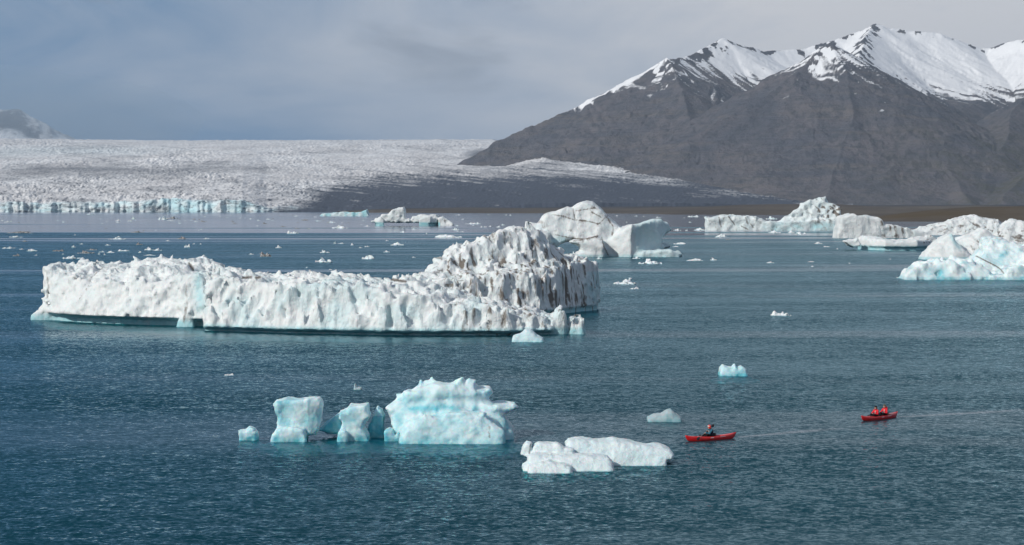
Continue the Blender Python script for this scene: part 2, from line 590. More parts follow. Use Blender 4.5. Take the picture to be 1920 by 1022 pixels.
def build_glacier():
    us = np.arange(-420, 1600, 1.7)
    nc = len(us)
    Df0 = ipx(us, [-420, 0, 300, 480, 560, 640, 760, 900, 1100, 1300, 1500, 1600],
              [4950, 4985, 5000, 4960, 5050, 5150, 5250, 5300, 5400, 5600, 6000, 6300])
    Df = Df0 + 26 * perlin(us * 0.03, 2.2, 0.1) + 12 * perlin(us * 0.11, 5.2, 0.1)
    # terminus height in metres: ice cliff at the left, low debris toe at the right
    cliff = ipx(us, [-420, 0, 60, 140, 240, 330, 420, 455, 470, 500, 580, 640, 700, 1000, 1300, 1600], [24, 24, 21, 23, 25, 31, 29, 27, 22, 12, 11, 10, 10, 11, 13, 12])
    base_h = cliff.copy()
    cliff = cliff * (1 + 0.30 * perlin(us * 0.05, 0.5, 3.3) + 0.13 * perlin(us * 0.22, 0.5, 7.3))
    cliffy = 1 - sstep(us, 470, 640)
    # upper surface : height of the ice where it leaves view
    vtop = ipx(us, [-420, 0, 100, 330, 500, 640, 800, 930, 1600], [258, 260, 261, 263.5, 262.5, 261.5, 260.5, 260.5, 262])
    DT = 16000.0
    ztop = CAMZ + (VH - vtop) / F * DT
    # lateral descent to the right, where the mountain foot rises from the ice
    edge_v = ipx(us, [860, 900, 1000, 1100, 1180, 1280, 1400, 1500, 1540, 1600], [283, 290, 303, 315, 325, 338, 360, 376, 381, 384])
    edge_D = ipx(us, [860, 900, 1180, 1500, 1600], [8100, 7950, 7300, 6900, 6850])
    edge_z = CAMZ + (VH - edge_v) / F * edge_D
    rows = []
    nb = 16
    for k in range(nb):
        t = k / (nb - 1)
        lean = (t ** 1.5) * (10 + 130 * (1 - cliffy))
        z = -2 + (cliff + 2) * t
        y = Df + lean + cliffy * (5.0 * perlin(us * 0.06, t * 1.6, 1.7) + 3.0 * perlin(us * 0.17, t * 4.0, 4.4) + 2.2 * perlin(us * 0.42, t * 6.5, 2.4))
        rows.append((y, z, np.full(nc, t)))
    NR = 300
    for k in range(1, NR + 1):
        t = (k / NR) ** 1.55
        dk = math.exp(-t * 400)
        Dk = Df0 + (Df - Df0) * dk
        ck = base_h + (cliff - base_h) * dk
        y = Dk + 12 + 140 * (1 - cliffy) + (DT - Dk) * t
        zl = ck + (ztop - ck) * t ** 0.86
        # right part: climb to the mountain foot
        tt = np.clip((y - Dk) / (edge_D - Dk), 0, 1.4)
        zr = ck + (edge_z - ck) * tt ** 0.95
        wr = sstep(us, 925, 1030)
        z = zl * (1 - wr) + zr * wr
        z = np.where((us > 985) & (y > edge_D + 400), np.minimum(z, edge_z + 40), z)
        rows.append((y, z, np.full(nc, 1.0 + t)))
    Y = np.array([r[0] for r in rows])
    Z = np.array([r[1] for r in rows])
    T = np.array([r[2] for r in rows])
    U = np.broadcast_to(us, Y.shape)
    A = (U - CX) / F
    X = A * Y
    pu, pv = project(X, Y, Z)
    surf = sstep(T, 1.0, 1.004)
    ki = np.arange(len(rows))[:, None] * np.ones_like(U)
    # serac relief
    dirt = np.zeros_like(U)
    upper = ipx(U, [400, 500, 545, 600, 660, 720, 800, 900, 1000, 1180, 1300, 1500, 1560], [450, 425, 395, 374, 356, 346, 340, 333, 332, 341, 352, 378, 383])
    n = 14 * perlin(U * 0.010, pv * 0.05, 3.0) + 6 * perlin(U * 0.05, pv * 0.2, 1.0)
    dirt = sstep(pv + n + 16 * fbm(U * 0.004, pv * 0.35 - U * 0.03, 5.0, 3), upper - 34, upper + 20)
    # streaks
    st = fbm(U * 0.006 + pv * 0.02, pv * 0.45 - U * 0.05, 2.0, 4)
    dirt = np.clip(dirt * (0.80 + 0.25 * st) + 0.22 * sstep(st, 0.1, 0.8) * sstep(U, 500, 900) + 0.25 * sstep(st, 0.25, 0.9), 0, 1)
    band = np.exp(-((pv - (326 - 0.022 * U + 7 * perlin(U * 0.01, 0.2, 0.7))) / 12.0) ** 2) * (1 - sstep(U, 300, 640)) * sstep(U, -60, 60)  # cloud shadow over the ice, painted as a dark band
    shade_band2 = 0.55 * np.exp(-((pv - (283 + 6 * perlin(U * 0.006, 0.2, 2.7))) / 9.0) ** 2) * (1 - sstep(U, 150, 420))  # second painted shade band, higher up the ice
    dirt = np.clip(np.maximum(dirt, 0.36 * band + 0.16 * shade_band2), 0, 1)  # mask holds real debris and both painted shade bands
    sp = perlin(U * 0.30, pv * 0.75, 12.5) + 0.6 * perlin(U * 0.12, pv * 0.5, 2.5)
    low = sstep(pv, 325, 350)
    dirt = np.clip(dirt + (0.10 + 0.35 * low) * sstep(sp, 0.25, 0.7) + 0.20 * low * sstep(fbm(U * 0.012, pv * 0.07, 3.0, 3), -0.1, 0.6) + 0.12 * sstep(fbm(U * 0.008, pv * 0.10, 7.0, 3), 0.0, 0.6), 0, 1)
    margin = np.exp(-((U - 905) / 28) ** 2) * np.exp(-((pv - 290) / 9) ** 2)
    dirt = np.maximum(dirt, 0.8 * margin)
    amp = surf * (1 - 0.6 * dirt) * ipx(Y, [5000, 7000, 16000], [3.0, 3.0, 3.4])
    wu, wv = U + 9 * perlin(U * 0.03, pv * 0.08, 4.1), pv + 2.5 * perlin(U * 0.025, pv * 0.1, 6.1)
    sr = 1.1 * perlin(wu * 0.035, wv * 0.22, 1.5) + 0.9 * perlin(wu * 0.10 + 3, wv * 0.5, 6.5) + 1.0 * perlin(wu * 0.24, wv * 0.85, 8.5) + 0.7 * perlin(wu * 0.5, wv * 1.3, 3.5)
    sr = sr * (0.55 + 0.9 * sstep(perlin(U * 0.008, pv * 0.05, 9.1), -0.4, 0.6))
    Z = Z + amp * sr
    blue = np.clip(0.75 * (1 - surf) * cliffy * (0.55 + 0.9 * perlin(U * 0.05, T * 2, 2.0) + 0.5 * np.exp(-((U - 345) / 40) ** 2) + 0.5 * np.exp(-((U - 450) / 22) ** 2)), 0, 1)
    blue = np.maximum(blue, 0.35 * shade_band2)  # bluish cast of the upper painted shade band
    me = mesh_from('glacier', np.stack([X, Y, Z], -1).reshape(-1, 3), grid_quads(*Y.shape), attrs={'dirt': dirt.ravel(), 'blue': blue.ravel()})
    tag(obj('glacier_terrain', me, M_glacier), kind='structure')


def ridge_height(X, Y, pts, side):
    """pts: crest points (x, y, z); height falls off sideways with the slope side.
    also returns the distance from the crest and a coordinate that runs along the crest (constant down each fall line)"""
    best = np.full(X.shape, -1e4)
    dist = np.full(X.shape, 1e6)
    run = np.zeros(X.shape)
    cum = 0.0
    for (a, b) in zip(pts[:-1], pts[1:]):
        ax, ay, az_ = a
        dx, dy = b[0] - ax, b[1] - ay
        L2 = dx * dx + dy * dy
        L = math.sqrt(L2)
        tr = ((X - ax) * dx + (Y - ay) * dy) / L2
        t = np.clip(tr, 0, 1)
        d = np.hypot(X - ax - t * dx, Y - ay - t * dy)
        h = az_ + t * (b[2] - az_) - side * d * (1 - 0.00011 * d)
        ang = np.arctan2((tr - t) * L, d + 1.0)
        sgn = np.sign((X - ax) * -dy + (Y - ay) * dx)
        # fall lines slant down the crest as well as off it
        c = cum + t * L + 260 * ang - 0.45 * d * np.sign(b[2] - az_) * -1 + 5000 * (sgn > 0)
        m = h > best
        best = np.where(m, h, best)
        run = np.where(m, c, run)
        dist = np.minimum(dist, d)
        cum += L
    return best, dist, run


def build_mountains():
    us = np.concatenate([np.arange(800, 1990, 1.9), np.arange(1992, 2700, 7.0)])
    Ds = np.concatenate([np.linspace(6300, 9000, 260), np.linspace(9012, 11600, 170)])
    U, D = np.meshgrid(us, Ds)
    A = (U - CX) / F
    X, Y = A * D, D

    def P(u, v, km):
        return at_depth(u, v, km * 1000)
    wx = X + 26 * fbm(X * 0.0022, Y * 0.0022, 1.0, 3)
    wy = Y + 26 * fbm(X * 0.0022, Y * 0.0022, 7.0, 3)
    ridges = [
        # left mountain: long left spine up to its pointed corner, on to the back ridge
        ([P(800, 340, 8.35), P(885, 296, 8.35), P(940, 262, 8.4), P(1060, 208, 8.5), P(1150, 166, 8.55), P(1195, 147, 8.6), P(1248, 112, 8.6)], 0.62),
        ([P(1248, 112, 8.6), P(1292, 107, 8.9), P(1355, 72, 9.3), P(1425, 97, 9.6), P(1500, 92, 9.85), P(1560, 76, 10.0), P(1600, 62, 10.1), P(1640, 47, 10.1)], 0.60),
        ([P(1640, 47, 10.1), P(1690, 57, 10.2), P(1755, 61, 10.25), P(1785, 72, 10.3), P(1835, 91, 10.35), P(1852, 90, 10.35), P(1890, 77, 10.3), P(1925, 73, 10.2), P(2000, 66, 10.1), P(2200, 60, 10.0), P(2420, 90, 9.9), P(2720, 40, 9.8)], 0.58),
        ([P(1248, 112, 8.6), P(1285, 165, 8.25), P(1300, 235, 7.9), P(1290, 300, 7.5)], 0.66),
        # central pyramid
        ([P(1563, 83, 7.95), P(1490, 138, 7.75), P(1400, 200, 7.6), P(1290, 262, 7.45), P(1170, 328, 7.35)], 0.66),
        ([P(1563, 83, 7.95), P(1640, 126, 8.1), P(1720, 172, 8.3), P(1800, 205, 8.6), P(1850, 190, 9.2)], 0.62),
        ([P(1563, 83, 7.95), P(1590, 150, 7.65), P(1600, 230, 7.3), P(1560, 320, 7.0), P(1540, 376, 6.75)], 0.60),
        ([P(1590, 150, 7.65), P(1680, 215, 7.45), P(1760, 285, 7.2), P(1800, 340, 6.95), P(1820, 378, 6.7)], 0.62),
        ([P(1563, 83, 7.95), P(1563, 95, 8.3), P(1600, 120, 9.0), P(1640, 47, 10.1)], 0.7),
        # right flank coming down from beyond the frame
        ([P(2720, 120, 8.6), P(2400, 90, 8.8), P(2140, 110, 8.6), P(2000, 150, 8.3), P(1925, 178, 8.1), P(1890, 235, 7.7), P(1870, 300, 7.3), P(1850, 360, 6.9)], 0.60),
        ([P(2720, 230, 7.6), P(2400, 170, 7.9), P(2140, 200, 7.7), P(2000, 270, 7.3), P(1930, 320, 7.0), P(1880, 372, 6.7)], 0.55),
    ]
    z = np.full(X.shape, -1e4)
    k = 9.0
    acc = 0
    crest = 0
    run = np.zeros(X.shape)
    rdist = np.zeros(X.shape)
    for ri, (pts, side) in enumerate(ridges):
        h, dist, rn = ridge_height(wx, wy, pts, side)
        mm = h > z
        run = np.where(mm, rn + 900 * ri, run)
        rdist = np.where(mm, dist, rdist)
        crest = np.maximum(crest, np.exp(-(dist / 65) ** 2))
        if ri == 0:
            spine = np.exp(-(dist / 60) ** 2)
        z = np.maximum(z, h)
        acc = acc + np.exp(np.clip((h - 400) / k, -60, 60))
    zs = 400 + k * np.log(acc + 1e-30)
    z = np.minimum(zs, z + 8)
    rel = sstep(z, 20, 160)
    gul = ridged(X * 0.0045, Y * 0.0018, z * 0.002, 5, 0.55)
    z = z + rel * (1 - 0.6 * sstep(z, 480, 620)) * (26 * (gul - 0.55) * (1 - 0.75 * crest) + 6 * fbm(X * 0.016, Y * 0.016, 0.4, 4))
    wr = run + 25 * fbm(X * 0.006, Y * 0.006, 3.0, 3)
    gl_ = 0.65 * ridged(wr * 0.0085, rdist * 0.0009, 1.0, 3, 0.6) + 0.5 * ridged(wr * 0.026, rdist * 0.002, 5.0, 3, 0.6)
    gl_ = gl_ - 0.72
    z = z + rel * 34 * gl_ * sstep(rdist, 20, 260) * (1 - 0.45 * sstep(z, 480, 620))
    crag = sstep(z, 520, 700)
    z = z + crag * crest * 9 * (ridged(X * 0.02, Y * 0.012, 3.3, 3) - 0.5)
    # strata benches on the lower slopes
    z = z + rel * (1 - sstep(z, 300, 420)) * 1.8 * np.sin(z * 0.16 + 2.5 * fbm(X * 0.003, Y * 0.003, 5.0, 3))
    pu, pv = project(X, Y, z)
    gx = np.gradient(z, axis=1) / (np.gradient(X, axis=1))
    gy = np.gradient(z, axis=0) / np.gradient(Y, axis=0)
    steep = np.hypot(gx, gy)
    sn = (z - 590) / 125.0
    # wind-packed snow lies lower in the cirque behind the pyramid and along the left spine
    sn = sn + 1.1 * sstep(D, 8750, 9100) * sstep(z, 470, 600)
    sn = sn + 2.3 * spine * sstep(pu, 1030, 1100) * (1 - sstep(pu, 1225, 1250)) * sstep(z, 370, 430)
    front = 1 - sstep(D, 8250, 8600)
    sn = sn - 0.10 * front + 0.75 * np.exp(-((pu - 1545) / 60) ** 2) * front * sstep(z, 480, 600)
    sn = sn - 0.5 * sstep(steep, 0.75, 1.2) + 1.5 * fbm(wr * 0.040, rdist * 0.004, 6.0, 4, 0.65) + 0.5 * fbm(X * 0.01, Y * 0.01, 3.0, 4) - 1.3 * gl_
    sn = sn - 5.0 * np.exp(-(rdist / 60) ** 2) * sstep(fbm(X * 0.02, Y * 0.01, 2.0, 4), -0.12, 0.3) * (1 - spine)
    snow = np.clip(sn * 0.42 + 0.42, 0, 1)
    green = np.clip(sstep(U, 1500, 1900) * (1 - sstep(z, 200, 420)) * (0.35 + 0.7 * fbm(X * 0.004, Y * 0.004, 2.0, 4)), 0, 0.8)
    z = np.where(z < -40, -40, z)
    me = mesh_from('mountains', np.stack([X, Y, z], -1).reshape(-1, 3), grid_quads(*X.shape), attrs={'snow': snow.ravel(), 'green': green.ravel()})
    tag(obj('mountain_terrain', me, M_rock), kind='structure')
    # far snowy mountain at the left, half lost in cloud
    us = np.arange(-420, 180, 2.4)
    Ds = np.linspace(17500, 21500, 120)
    U, D = np.meshgrid(us, Ds)
    X, Y = (U - CX) / F * D, D
    pts = [at_depth(u, v, 19500) for u, v in ((-420, 190), (-200, 175), (-60, 195), (30, 203), (62, 222), (85, 243), (118, 262), (150, 275))]
    z, _, _ = ridge_height(X + 90 * fbm(X * 0.001, Y * 0.001, 2.0, 3), Y, pts, 0.55)
    z = z + 110 * (ridged(X * 0.0016, Y * 0.001, 1.0, 5, 0.55) - 0.5)
    snow = np.clip(0.50 + 0.5 * fbm(X * 0.004, Y * 0.002, 1.0, 4), 0, 1)
    me = mesh_from('far_mountain', np.stack([X, Y, z], -1).reshape(-1, 3), grid_quads(*X.shape), attrs={'snow': snow.ravel(), 'green': 0 * z.ravel()})
    tag(obj('far_mountain_terrain', me, M_rock), kind='structure')


build_land()
build_glacier()
build_mountains()


# ------------------------------------------------------------------ haze
def build_haze():
    v = [(-24000, -400, -30), (24000, -400, -30), (24000, 22600, -30), (-24000, 22600, -30),
         (-24000, -400, 1250), (24000, -400, 1250), (24000, 22600, 1250), (-24000, 22600, 1250)]
    q = [(3, 2, 1, 0), (4, 5, 6, 7), (0, 1, 5, 4), (1, 2, 6, 5), (2, 3, 7, 6), (3, 0, 4, 7)]
    me = mesh_from('haze', v, q, smooth=False)
    m, nt = new_mat('thin_haze')
    pv = nt.n('ShaderNodeVolumePrincipled', ins={'Color': (0.62, 0.79, 1.0)})
    pv.inputs['Density'].default_value = HAZE
    o = nt.n('ShaderNodeOutputMaterial')
    nt.t.links.new(pv.outputs[0], o.inputs['Volume'])
    tag(obj('haze', me, m), kind='stuff')


HAZE = 3.0e-5
build_haze()


def build_cloud(u, v, D, rx, ry, rz, dens):
    """low cloud hanging on the far mountain"""
    x, y, z = at_depth(u, v, D)
    nu, nv = 32, 16
    V = [(0, 0, -1)] + [(math.cos(2 * math.pi * i / nu) * math.sin(math.pi * j / nv), math.sin(2 * math.pi * i / nu) * math.sin(math.pi * j / nv), -math.cos(math.pi * j / nv)) for j in range(1, nv) for i in range(nu)] + [(0, 0, 1)]
    V = np.array(V) * (rx, ry, rz)
    Q = [(1 + j * nu + i, 1 + j * nu + (i + 1) % nu, 1 + (j + 1) * nu + (i + 1) % nu, 1 + (j + 1) * nu + i) for j in range(nv - 2) for i in range(nu)]
    T = [(0, 1 + (i + 1) % nu, 1 + i) for i in range(nu)] + [(len(V) - 1, 1 + (nv - 2) * nu + i, 1 + (nv - 2) * nu + (i + 1) % nu) for i in range(nu)]
    m, nt = new_mat('low_cloud')
    pv = nt.n('ShaderNodeVolumePrincipled', ins={'Color': (0.60, 0.80, 1.0)})
    pv.inputs['Density'].default_value = dens
    o = nt.n('ShaderNodeOutputMaterial')
    nt.t.links.new(pv.outputs[0], o.inputs['Volume'])
    tag(obj('low_cloud', mesh_from('low_cloud', V, Q, T), m, loc=(x, y, z)), kind='stuff')


build_cloud(-150, 225, 18300, 2600, 2600, 520, 1.9e-4)


# ------------------------------------------------------------------ signed-distance modelling
def smin(a, b, k):
    if k <= 0:
        return np.minimum(a, b)
    h = np.clip(0.5 + 0.5 * (b - a) / k, 0, 1)
    return b * (1 - h) + a * h - k * h * (1 - h)


def smax(a, b, k):
    return -smin(-a, -b, k)


def poly_sdf(px, pz, poly):
    """2D signed distance to a polygon (negative inside)"""
    p = np.asarray(poly, float)
    d = np.full(px.shape, 1e9)
    inside = np.zeros(px.shape, bool)
    n = len(p)
    for i in range(n):
        a, b = p[i], p[(i + 1) % n]
        e = b - a
        wx, wz = px - a[0], pz - a[1]
        t = np.clip((wx * e[0] + wz * e[1]) / max(e @ e, 1e-9), 0, 1)
        d = np.minimum(d, (wx - t * e[0]) ** 2 + (wz - t * e[1]) ** 2)
        c = ((a[1] > pz) != (b[1] > pz))
        den = (b[1] - a[1]) if abs(b[1] - a[1]) > 1e-9 else 1e-9
        inside ^= c & (px < (b[0] - a[0]) * (pz - a[1]) / den + a[0])
    d = np.sqrt(d)
    return np.where(inside, -d, d)


def surface_nets(d, org, h):
    nx, ny, nz = d.shape
    S = d < 0
    cs = np.zeros((nx - 1, ny - 1, nz - 1), np.int8)
    for i in (0, 1):
        for j in (0, 1):
            for k in (0, 1):
                cs += S[i:nx - 1 + i, j:ny - 1 + j, k:nz - 1 + k]
    act = (cs > 0) & (cs < 8)
    ci = np.argwhere(act)
    idx = np.full(cs.shape, -1, np.int32)
    idx[act] = np.arange(len(ci))
    acc = np.zeros((len(ci), 3))
    cnt = np.zeros(len(ci))
    cor = [(i, j, k) for i in (0, 1) for j in (0, 1) for k in (0, 1)]
    vals = {c: d[ci[:, 0] + c[0], ci[:, 1] + c[1], ci[:, 2] + c[2]] for c in cor}
    for a in cor:
        for ax in range(3):
            if a[ax] == 1:
                continue
            b = list(a)
            b[ax] = 1
            b = tuple(b)
            va, vb = vals[a], vals[b]
            cr = (va < 0) != (vb < 0)
            t = np.where(cr, va / np.where(cr, va - vb, 1), 0)
            p = np.array(a, float)[None, :] * np.ones((len(ci), 1))
            p[:, ax] += t
            acc += p * cr[:, None]
            cnt += cr
    V = (ci + acc / cnt[:, None]) * h + np.asarray(org)
    quads = []
    # edges along x, y, z
    for ax in range(3):
        sl0 = [slice(None)] * 3
        sl1 = [slice(None)] * 3
        sl0[ax] = slice(0, -1)
        sl1[ax] = slice(1, None)
        s0, s1 = S[tuple(sl0)], S[tuple(sl1)]
        e = np.argwhere(s0 != s1)
        o1, o2 = [(1, 2), (2, 0), (0, 1)][ax]
        ok = (e[:, o1] > 0) & (e[:, o2] > 0) & (e[:, o1] < d.shape[o1] - 1) & (e[:, o2] < d.shape[o2] - 1)
        e = e[ok]
        flip = s0[e[:, 0], e[:, 1], e[:, 2]]

        def cell(d1, d2):
            c = e.copy()
            c[:, o1] += d1
            c[:, o2] += d2
            return idx[c[:, 0], c[:, 1], c[:, 2]]
        q = np.stack([cell(-1, -1), cell(0, -1), cell(0, 0), cell(-1, 0)], 1)
        q[~flip] = q[~flip][:, ::-1]
        quads.append(q)
    return V, np.concatenate(quads)


class Berg:
    """one floating piece of ice, modelled as a distance field in metres around its base point"""
    def __init__(s, u, v, x, y, z, h):
        s.X0, s.Y0 = [float(a) for a in on_water(u, v)]
        s.h = h
        s.org = (x[0], y[0], z[0])
        ax = [np.arange(a[0], a[1] + h, h) for a in (x, y, z)]
        s.ax = ax
        s.x = ax[0][:, None, None]
        s.y = ax[1][None, :, None]
        s.z = ax[2][None, None, :]
        s.d = np.full((len(ax[0]), len(ax[1]), len(ax[2])), 50.0)

    @classmethod
    def over(cls, u, v, u0, u1, ztop, y, h, zbot=-1.2):
        """box from photo columns u0..u1 at the depth of the base point"""
        X0, Y0 = on_water(u, v)
        xa = (u0 - CX) / F * (Y0 + y[0]) - X0
        xb = (u1 - CX) / F * (Y0 + y[1]) - X0
        xa = min(xa, (u0 - CX) / F * (Y0 + y[1]) - X0)
        xb = max(xb, (u1 - CX) / F * (Y0 + y[0]) - X0)
        return cls(u, v, (xa, xb), y, (zbot, ztop), h)

    def loc(s, u, v, y=0.0):
        a, b, c = at_depth(u, v, s.Y0 + y)
        return a - s.X0, c

    def xs(s, us, y=0.0):
        return (np.asarray(us, float) - CX) / F * (s.Y0 + y) - s.X0

    def put(s, d, k):
        s.d = smin(s.d, d, k)

    def prof(s, poly, y0, y1, k=0.5, rnd=0.5, batter=0.0, backb=0.0, yref=None, bend=None, sink=True):
        """silhouette given in photo pixels, y0..y1 deep (metres behind the base point)"""
        yref = (y0 + y1) / 2 if yref is None else yref
        pts = [s.loc(u, v, yref) for u, v in poly]
        if sink:
            pts = [(px, pz if pz > 0.12 else pz - 2.0) for px, pz in pts]
        xx, zz = np.meshgrid(s.ax[0], s.ax[2], indexing='ij')
        pd = poly_sdf(xx, zz, pts)[:, None, :]
        f = y0 + batter * np.maximum(s.z, 0)
        if bend is not None:
            f = f + bend(s.x, s.z)
        d = smax(pd, smax(f - s.y, s.y - (y1 - backb * np.maximum(s.z, 0)), rnd), rnd)
        s.put(d, k)

    def slab(s, us, vw, vf, vc, yc, yb, k=0.6, rnd=0.7, batter=0.15, notch=0.0, nz=0.8, power=0.6, yoff=0.0, fade=None):
        """long wall: waterline vw, cliff top vf, skyline vc in photo rows per column us; crest and back at yc, yb metres behind the front"""
        us = np.asarray(us, float)
        fx, fy = on_water(us, np.asarray(vw, float))
        fx = fx - s.X0
        fy = fy - s.Y0
        yc = np.broadcast_to(yc, us.shape)
        yb = np.broadcast_to(yb, us.shape)
        zf = np.array([at_depth(u, v, s.Y0 + y)[2] for u, v, y in zip(us, vf, fy)])
        zc = np.array([at_depth(u, v, s.Y0 + y + c)[2] for u, v, y, c in zip(us, vc, fy, yc)])
        x1 = s.ax[0]
        g = lambda a: np.interp(x1, fx, a)[:, None]
        front, ZF, ZC, C, B = g(fy) + yoff, g(zf), g(zc), g(yc), g(yb)
        yy = s.ax[1][None, :]
        t = np.clip((yy - front) / C, 0, 1)
        tb = np.clip((yy - front - C) / np.maximum(B - C, 0.5), 0, 1)
        H = ZF + (ZC - ZF) * t ** power - 0.45 * ZC * tb ** 1.6
        H = H[:, :, None]
        zz = s.z
        fr = front[:, :, None] + batter * np.maximum(zz - nz, 0)
        if notch:
            fr = fr + notch * sstep(-zz, -nz, -nz * 0.55) - (notch + 1.6) * sstep(-zz, 0.3, 0.75)
        d = smax((zz - H) * 0.75, smax(fr - s.y, s.y - (front + B)[:, :, None], rnd), rnd)
        ends = smax(fx.min() - s.x, s.x - fx.max(), 0)
        d = smax(d, ends + 0 * d, rnd)
        s.put(d, k)

    def capsule(s, p, q, ra, rb, k):
        p, q = np.array(p, float), np.array(q, float)
        lo = np.minimum(p, q) - max(ra, rb) - 4 * k - 2 * s.h
        hi = np.maximum(p, q) + max(ra, rb) + 4 * k + 2 * s.h
        sl = []
        for a in range(3):
            i0 = int(max(0, np.searchsorted(s.ax[a], lo[a]) - 1))
            i1 = int(min(len(s.ax[a]), np.searchsorted(s.ax[a], hi[a]) + 1))
            if i1 <= i0:
                return
            sl.append(slice(i0, i1))
        x, y, z = s.x[sl[0]], s.y[:, sl[1]], s.z[:, :, sl[2]]
        e = q - p
        L = max(e @ e, 1e-12)
        t = np.clip(((x - p[0]) * e[0] + (y - p[1]) * e[1] + (z - p[2]) * e[2]) / L, 0, 1)
        d = np.sqrt((x - p[0] - t * e[0]) ** 2 + (y - p[1] - t * e[1]) ** 2 + (z - p[2] - t * e[2]) ** 2) - (ra + (rb - ra) * t)
        s.d[tuple(sl)] = smin(s.d[tuple(sl)], d, k)

    def shelf(s, u0, u1, y0, y1, top=-0.05, drop=0.45):
        """submerged foot of the berg, sloping away under water"""
        x0, x1 = s.xs(u0), s.xs(u1)
        r = np.sqrt(((s.x - (x0 + x1) / 2) / ((x1 - x0) / 2)) ** 2 + ((s.y - (y0 + y1) / 2) / ((y1 - y0) / 2)) ** 2)
        d = np.maximum((r - 1) * 1.2, s.z - (top - drop * r ** 2))
        s.put(d + 0 * s.d, 0.12)

    def cut(s, d, k=0.3):
        s.d = smax(s.d, -d, k)

    def cut_poly(s, poly, y0, y1, k=0.3):
        yr = (y0 + y1) / 2
        pts = [s.loc(u, v, yr) for u, v in poly]
        xx, zz = np.meshgrid(s.ax[0], s.ax[2], indexing='ij')
        pd = poly_sdf(xx, zz, pts)[:, None, :]
        s.cut(smax(pd, smax(y0 - s.y, s.y - y1, 0.2), 0.2), k)

    def rough(s, fn, band=2.5):
        """displace the surface by fn(x, y, z) metres (negative = outward)"""
        m = np.abs(s.d) < band
        i = np.nonzero(m)
        x, y, z = s.ax[0][i[0]], s.ax[1][i[1]], s.ax[2][i[2]]
        k0, k1 = np.maximum(i[2] - 2, 0), np.minimum(i[2] + 2, s.d.shape[2] - 1)
        s.nz = (s.d[i[0], i[1], k1] - s.d[i[0], i[1], k0]) / ((k1 - k0) * s.h)   # how far the surface faces up
        s.d[m] = s.d[m] + fn(x, y, z)

    def mesh(s, name, dirt=None, blue=None, smooth=True):
        d = s.d
        for a in range(3):
            sl = [slice(None)] * 3
            for e in (0, -1):
                sl[a] = e
                d[tuple(sl)] = np.maximum(d[tuple(sl)], 0.3 * s.h)
        V, Q = surface_nets(d, s.org, s.h)
        x, y, z = V.T
        u, v = project(x + s.X0, y + s.Y0, z)
        at = {'dirt': np.zeros(len(V)) if dirt is None else np.clip(dirt(x, y, z, u, v), 0, 1),
              'blue': np.zeros(len(V)) if blue is None else np.clip(blue(x, y, z, u, v), 0, 1)}
        return mesh_from(name, V, Q, smooth=smooth, attrs=at)

    def build(s, name, mat, label, cat='iceberg', group=None, dirt=None, blue=None, smooth=None):
        smooth = (mat not in (M_ice_big, M_ice_far, M_ice_teal)) if smooth is None else smooth
        o = obj(name, s.mesh(name, dirt, blue, smooth), mat, loc=(s.X0, s.Y0, 0))
        return tag(o, label, cat, group)


def cups(x, y, z, size, depth, zs=1.0):
    """melt hollows: smooth bowls with sharp rims between them"""
    f = worley(x / size, y / size, z / (size * zs))
    return depth * (0.55 - f)


def lines(u, v, paths, wd):
    """closeness of points to hand-drawn seams (1 on the seam)"""
    best = np.full(u.shape, 1e9)
    for p in paths:
        p = np.asarray(p, float)
        for a, b in zip(p[:-1], p[1:]):
            e = b - a
            t = np.clip(((u - a[0]) * e[0] + (v - a[1]) * e[1]) / (e @ e), 0, 1)
            best = np.minimum(best, np.hypot(u - a[0] - t * e[0], v - a[1] - t * e[1]))
    return np.exp(-(best / wd) ** 2)


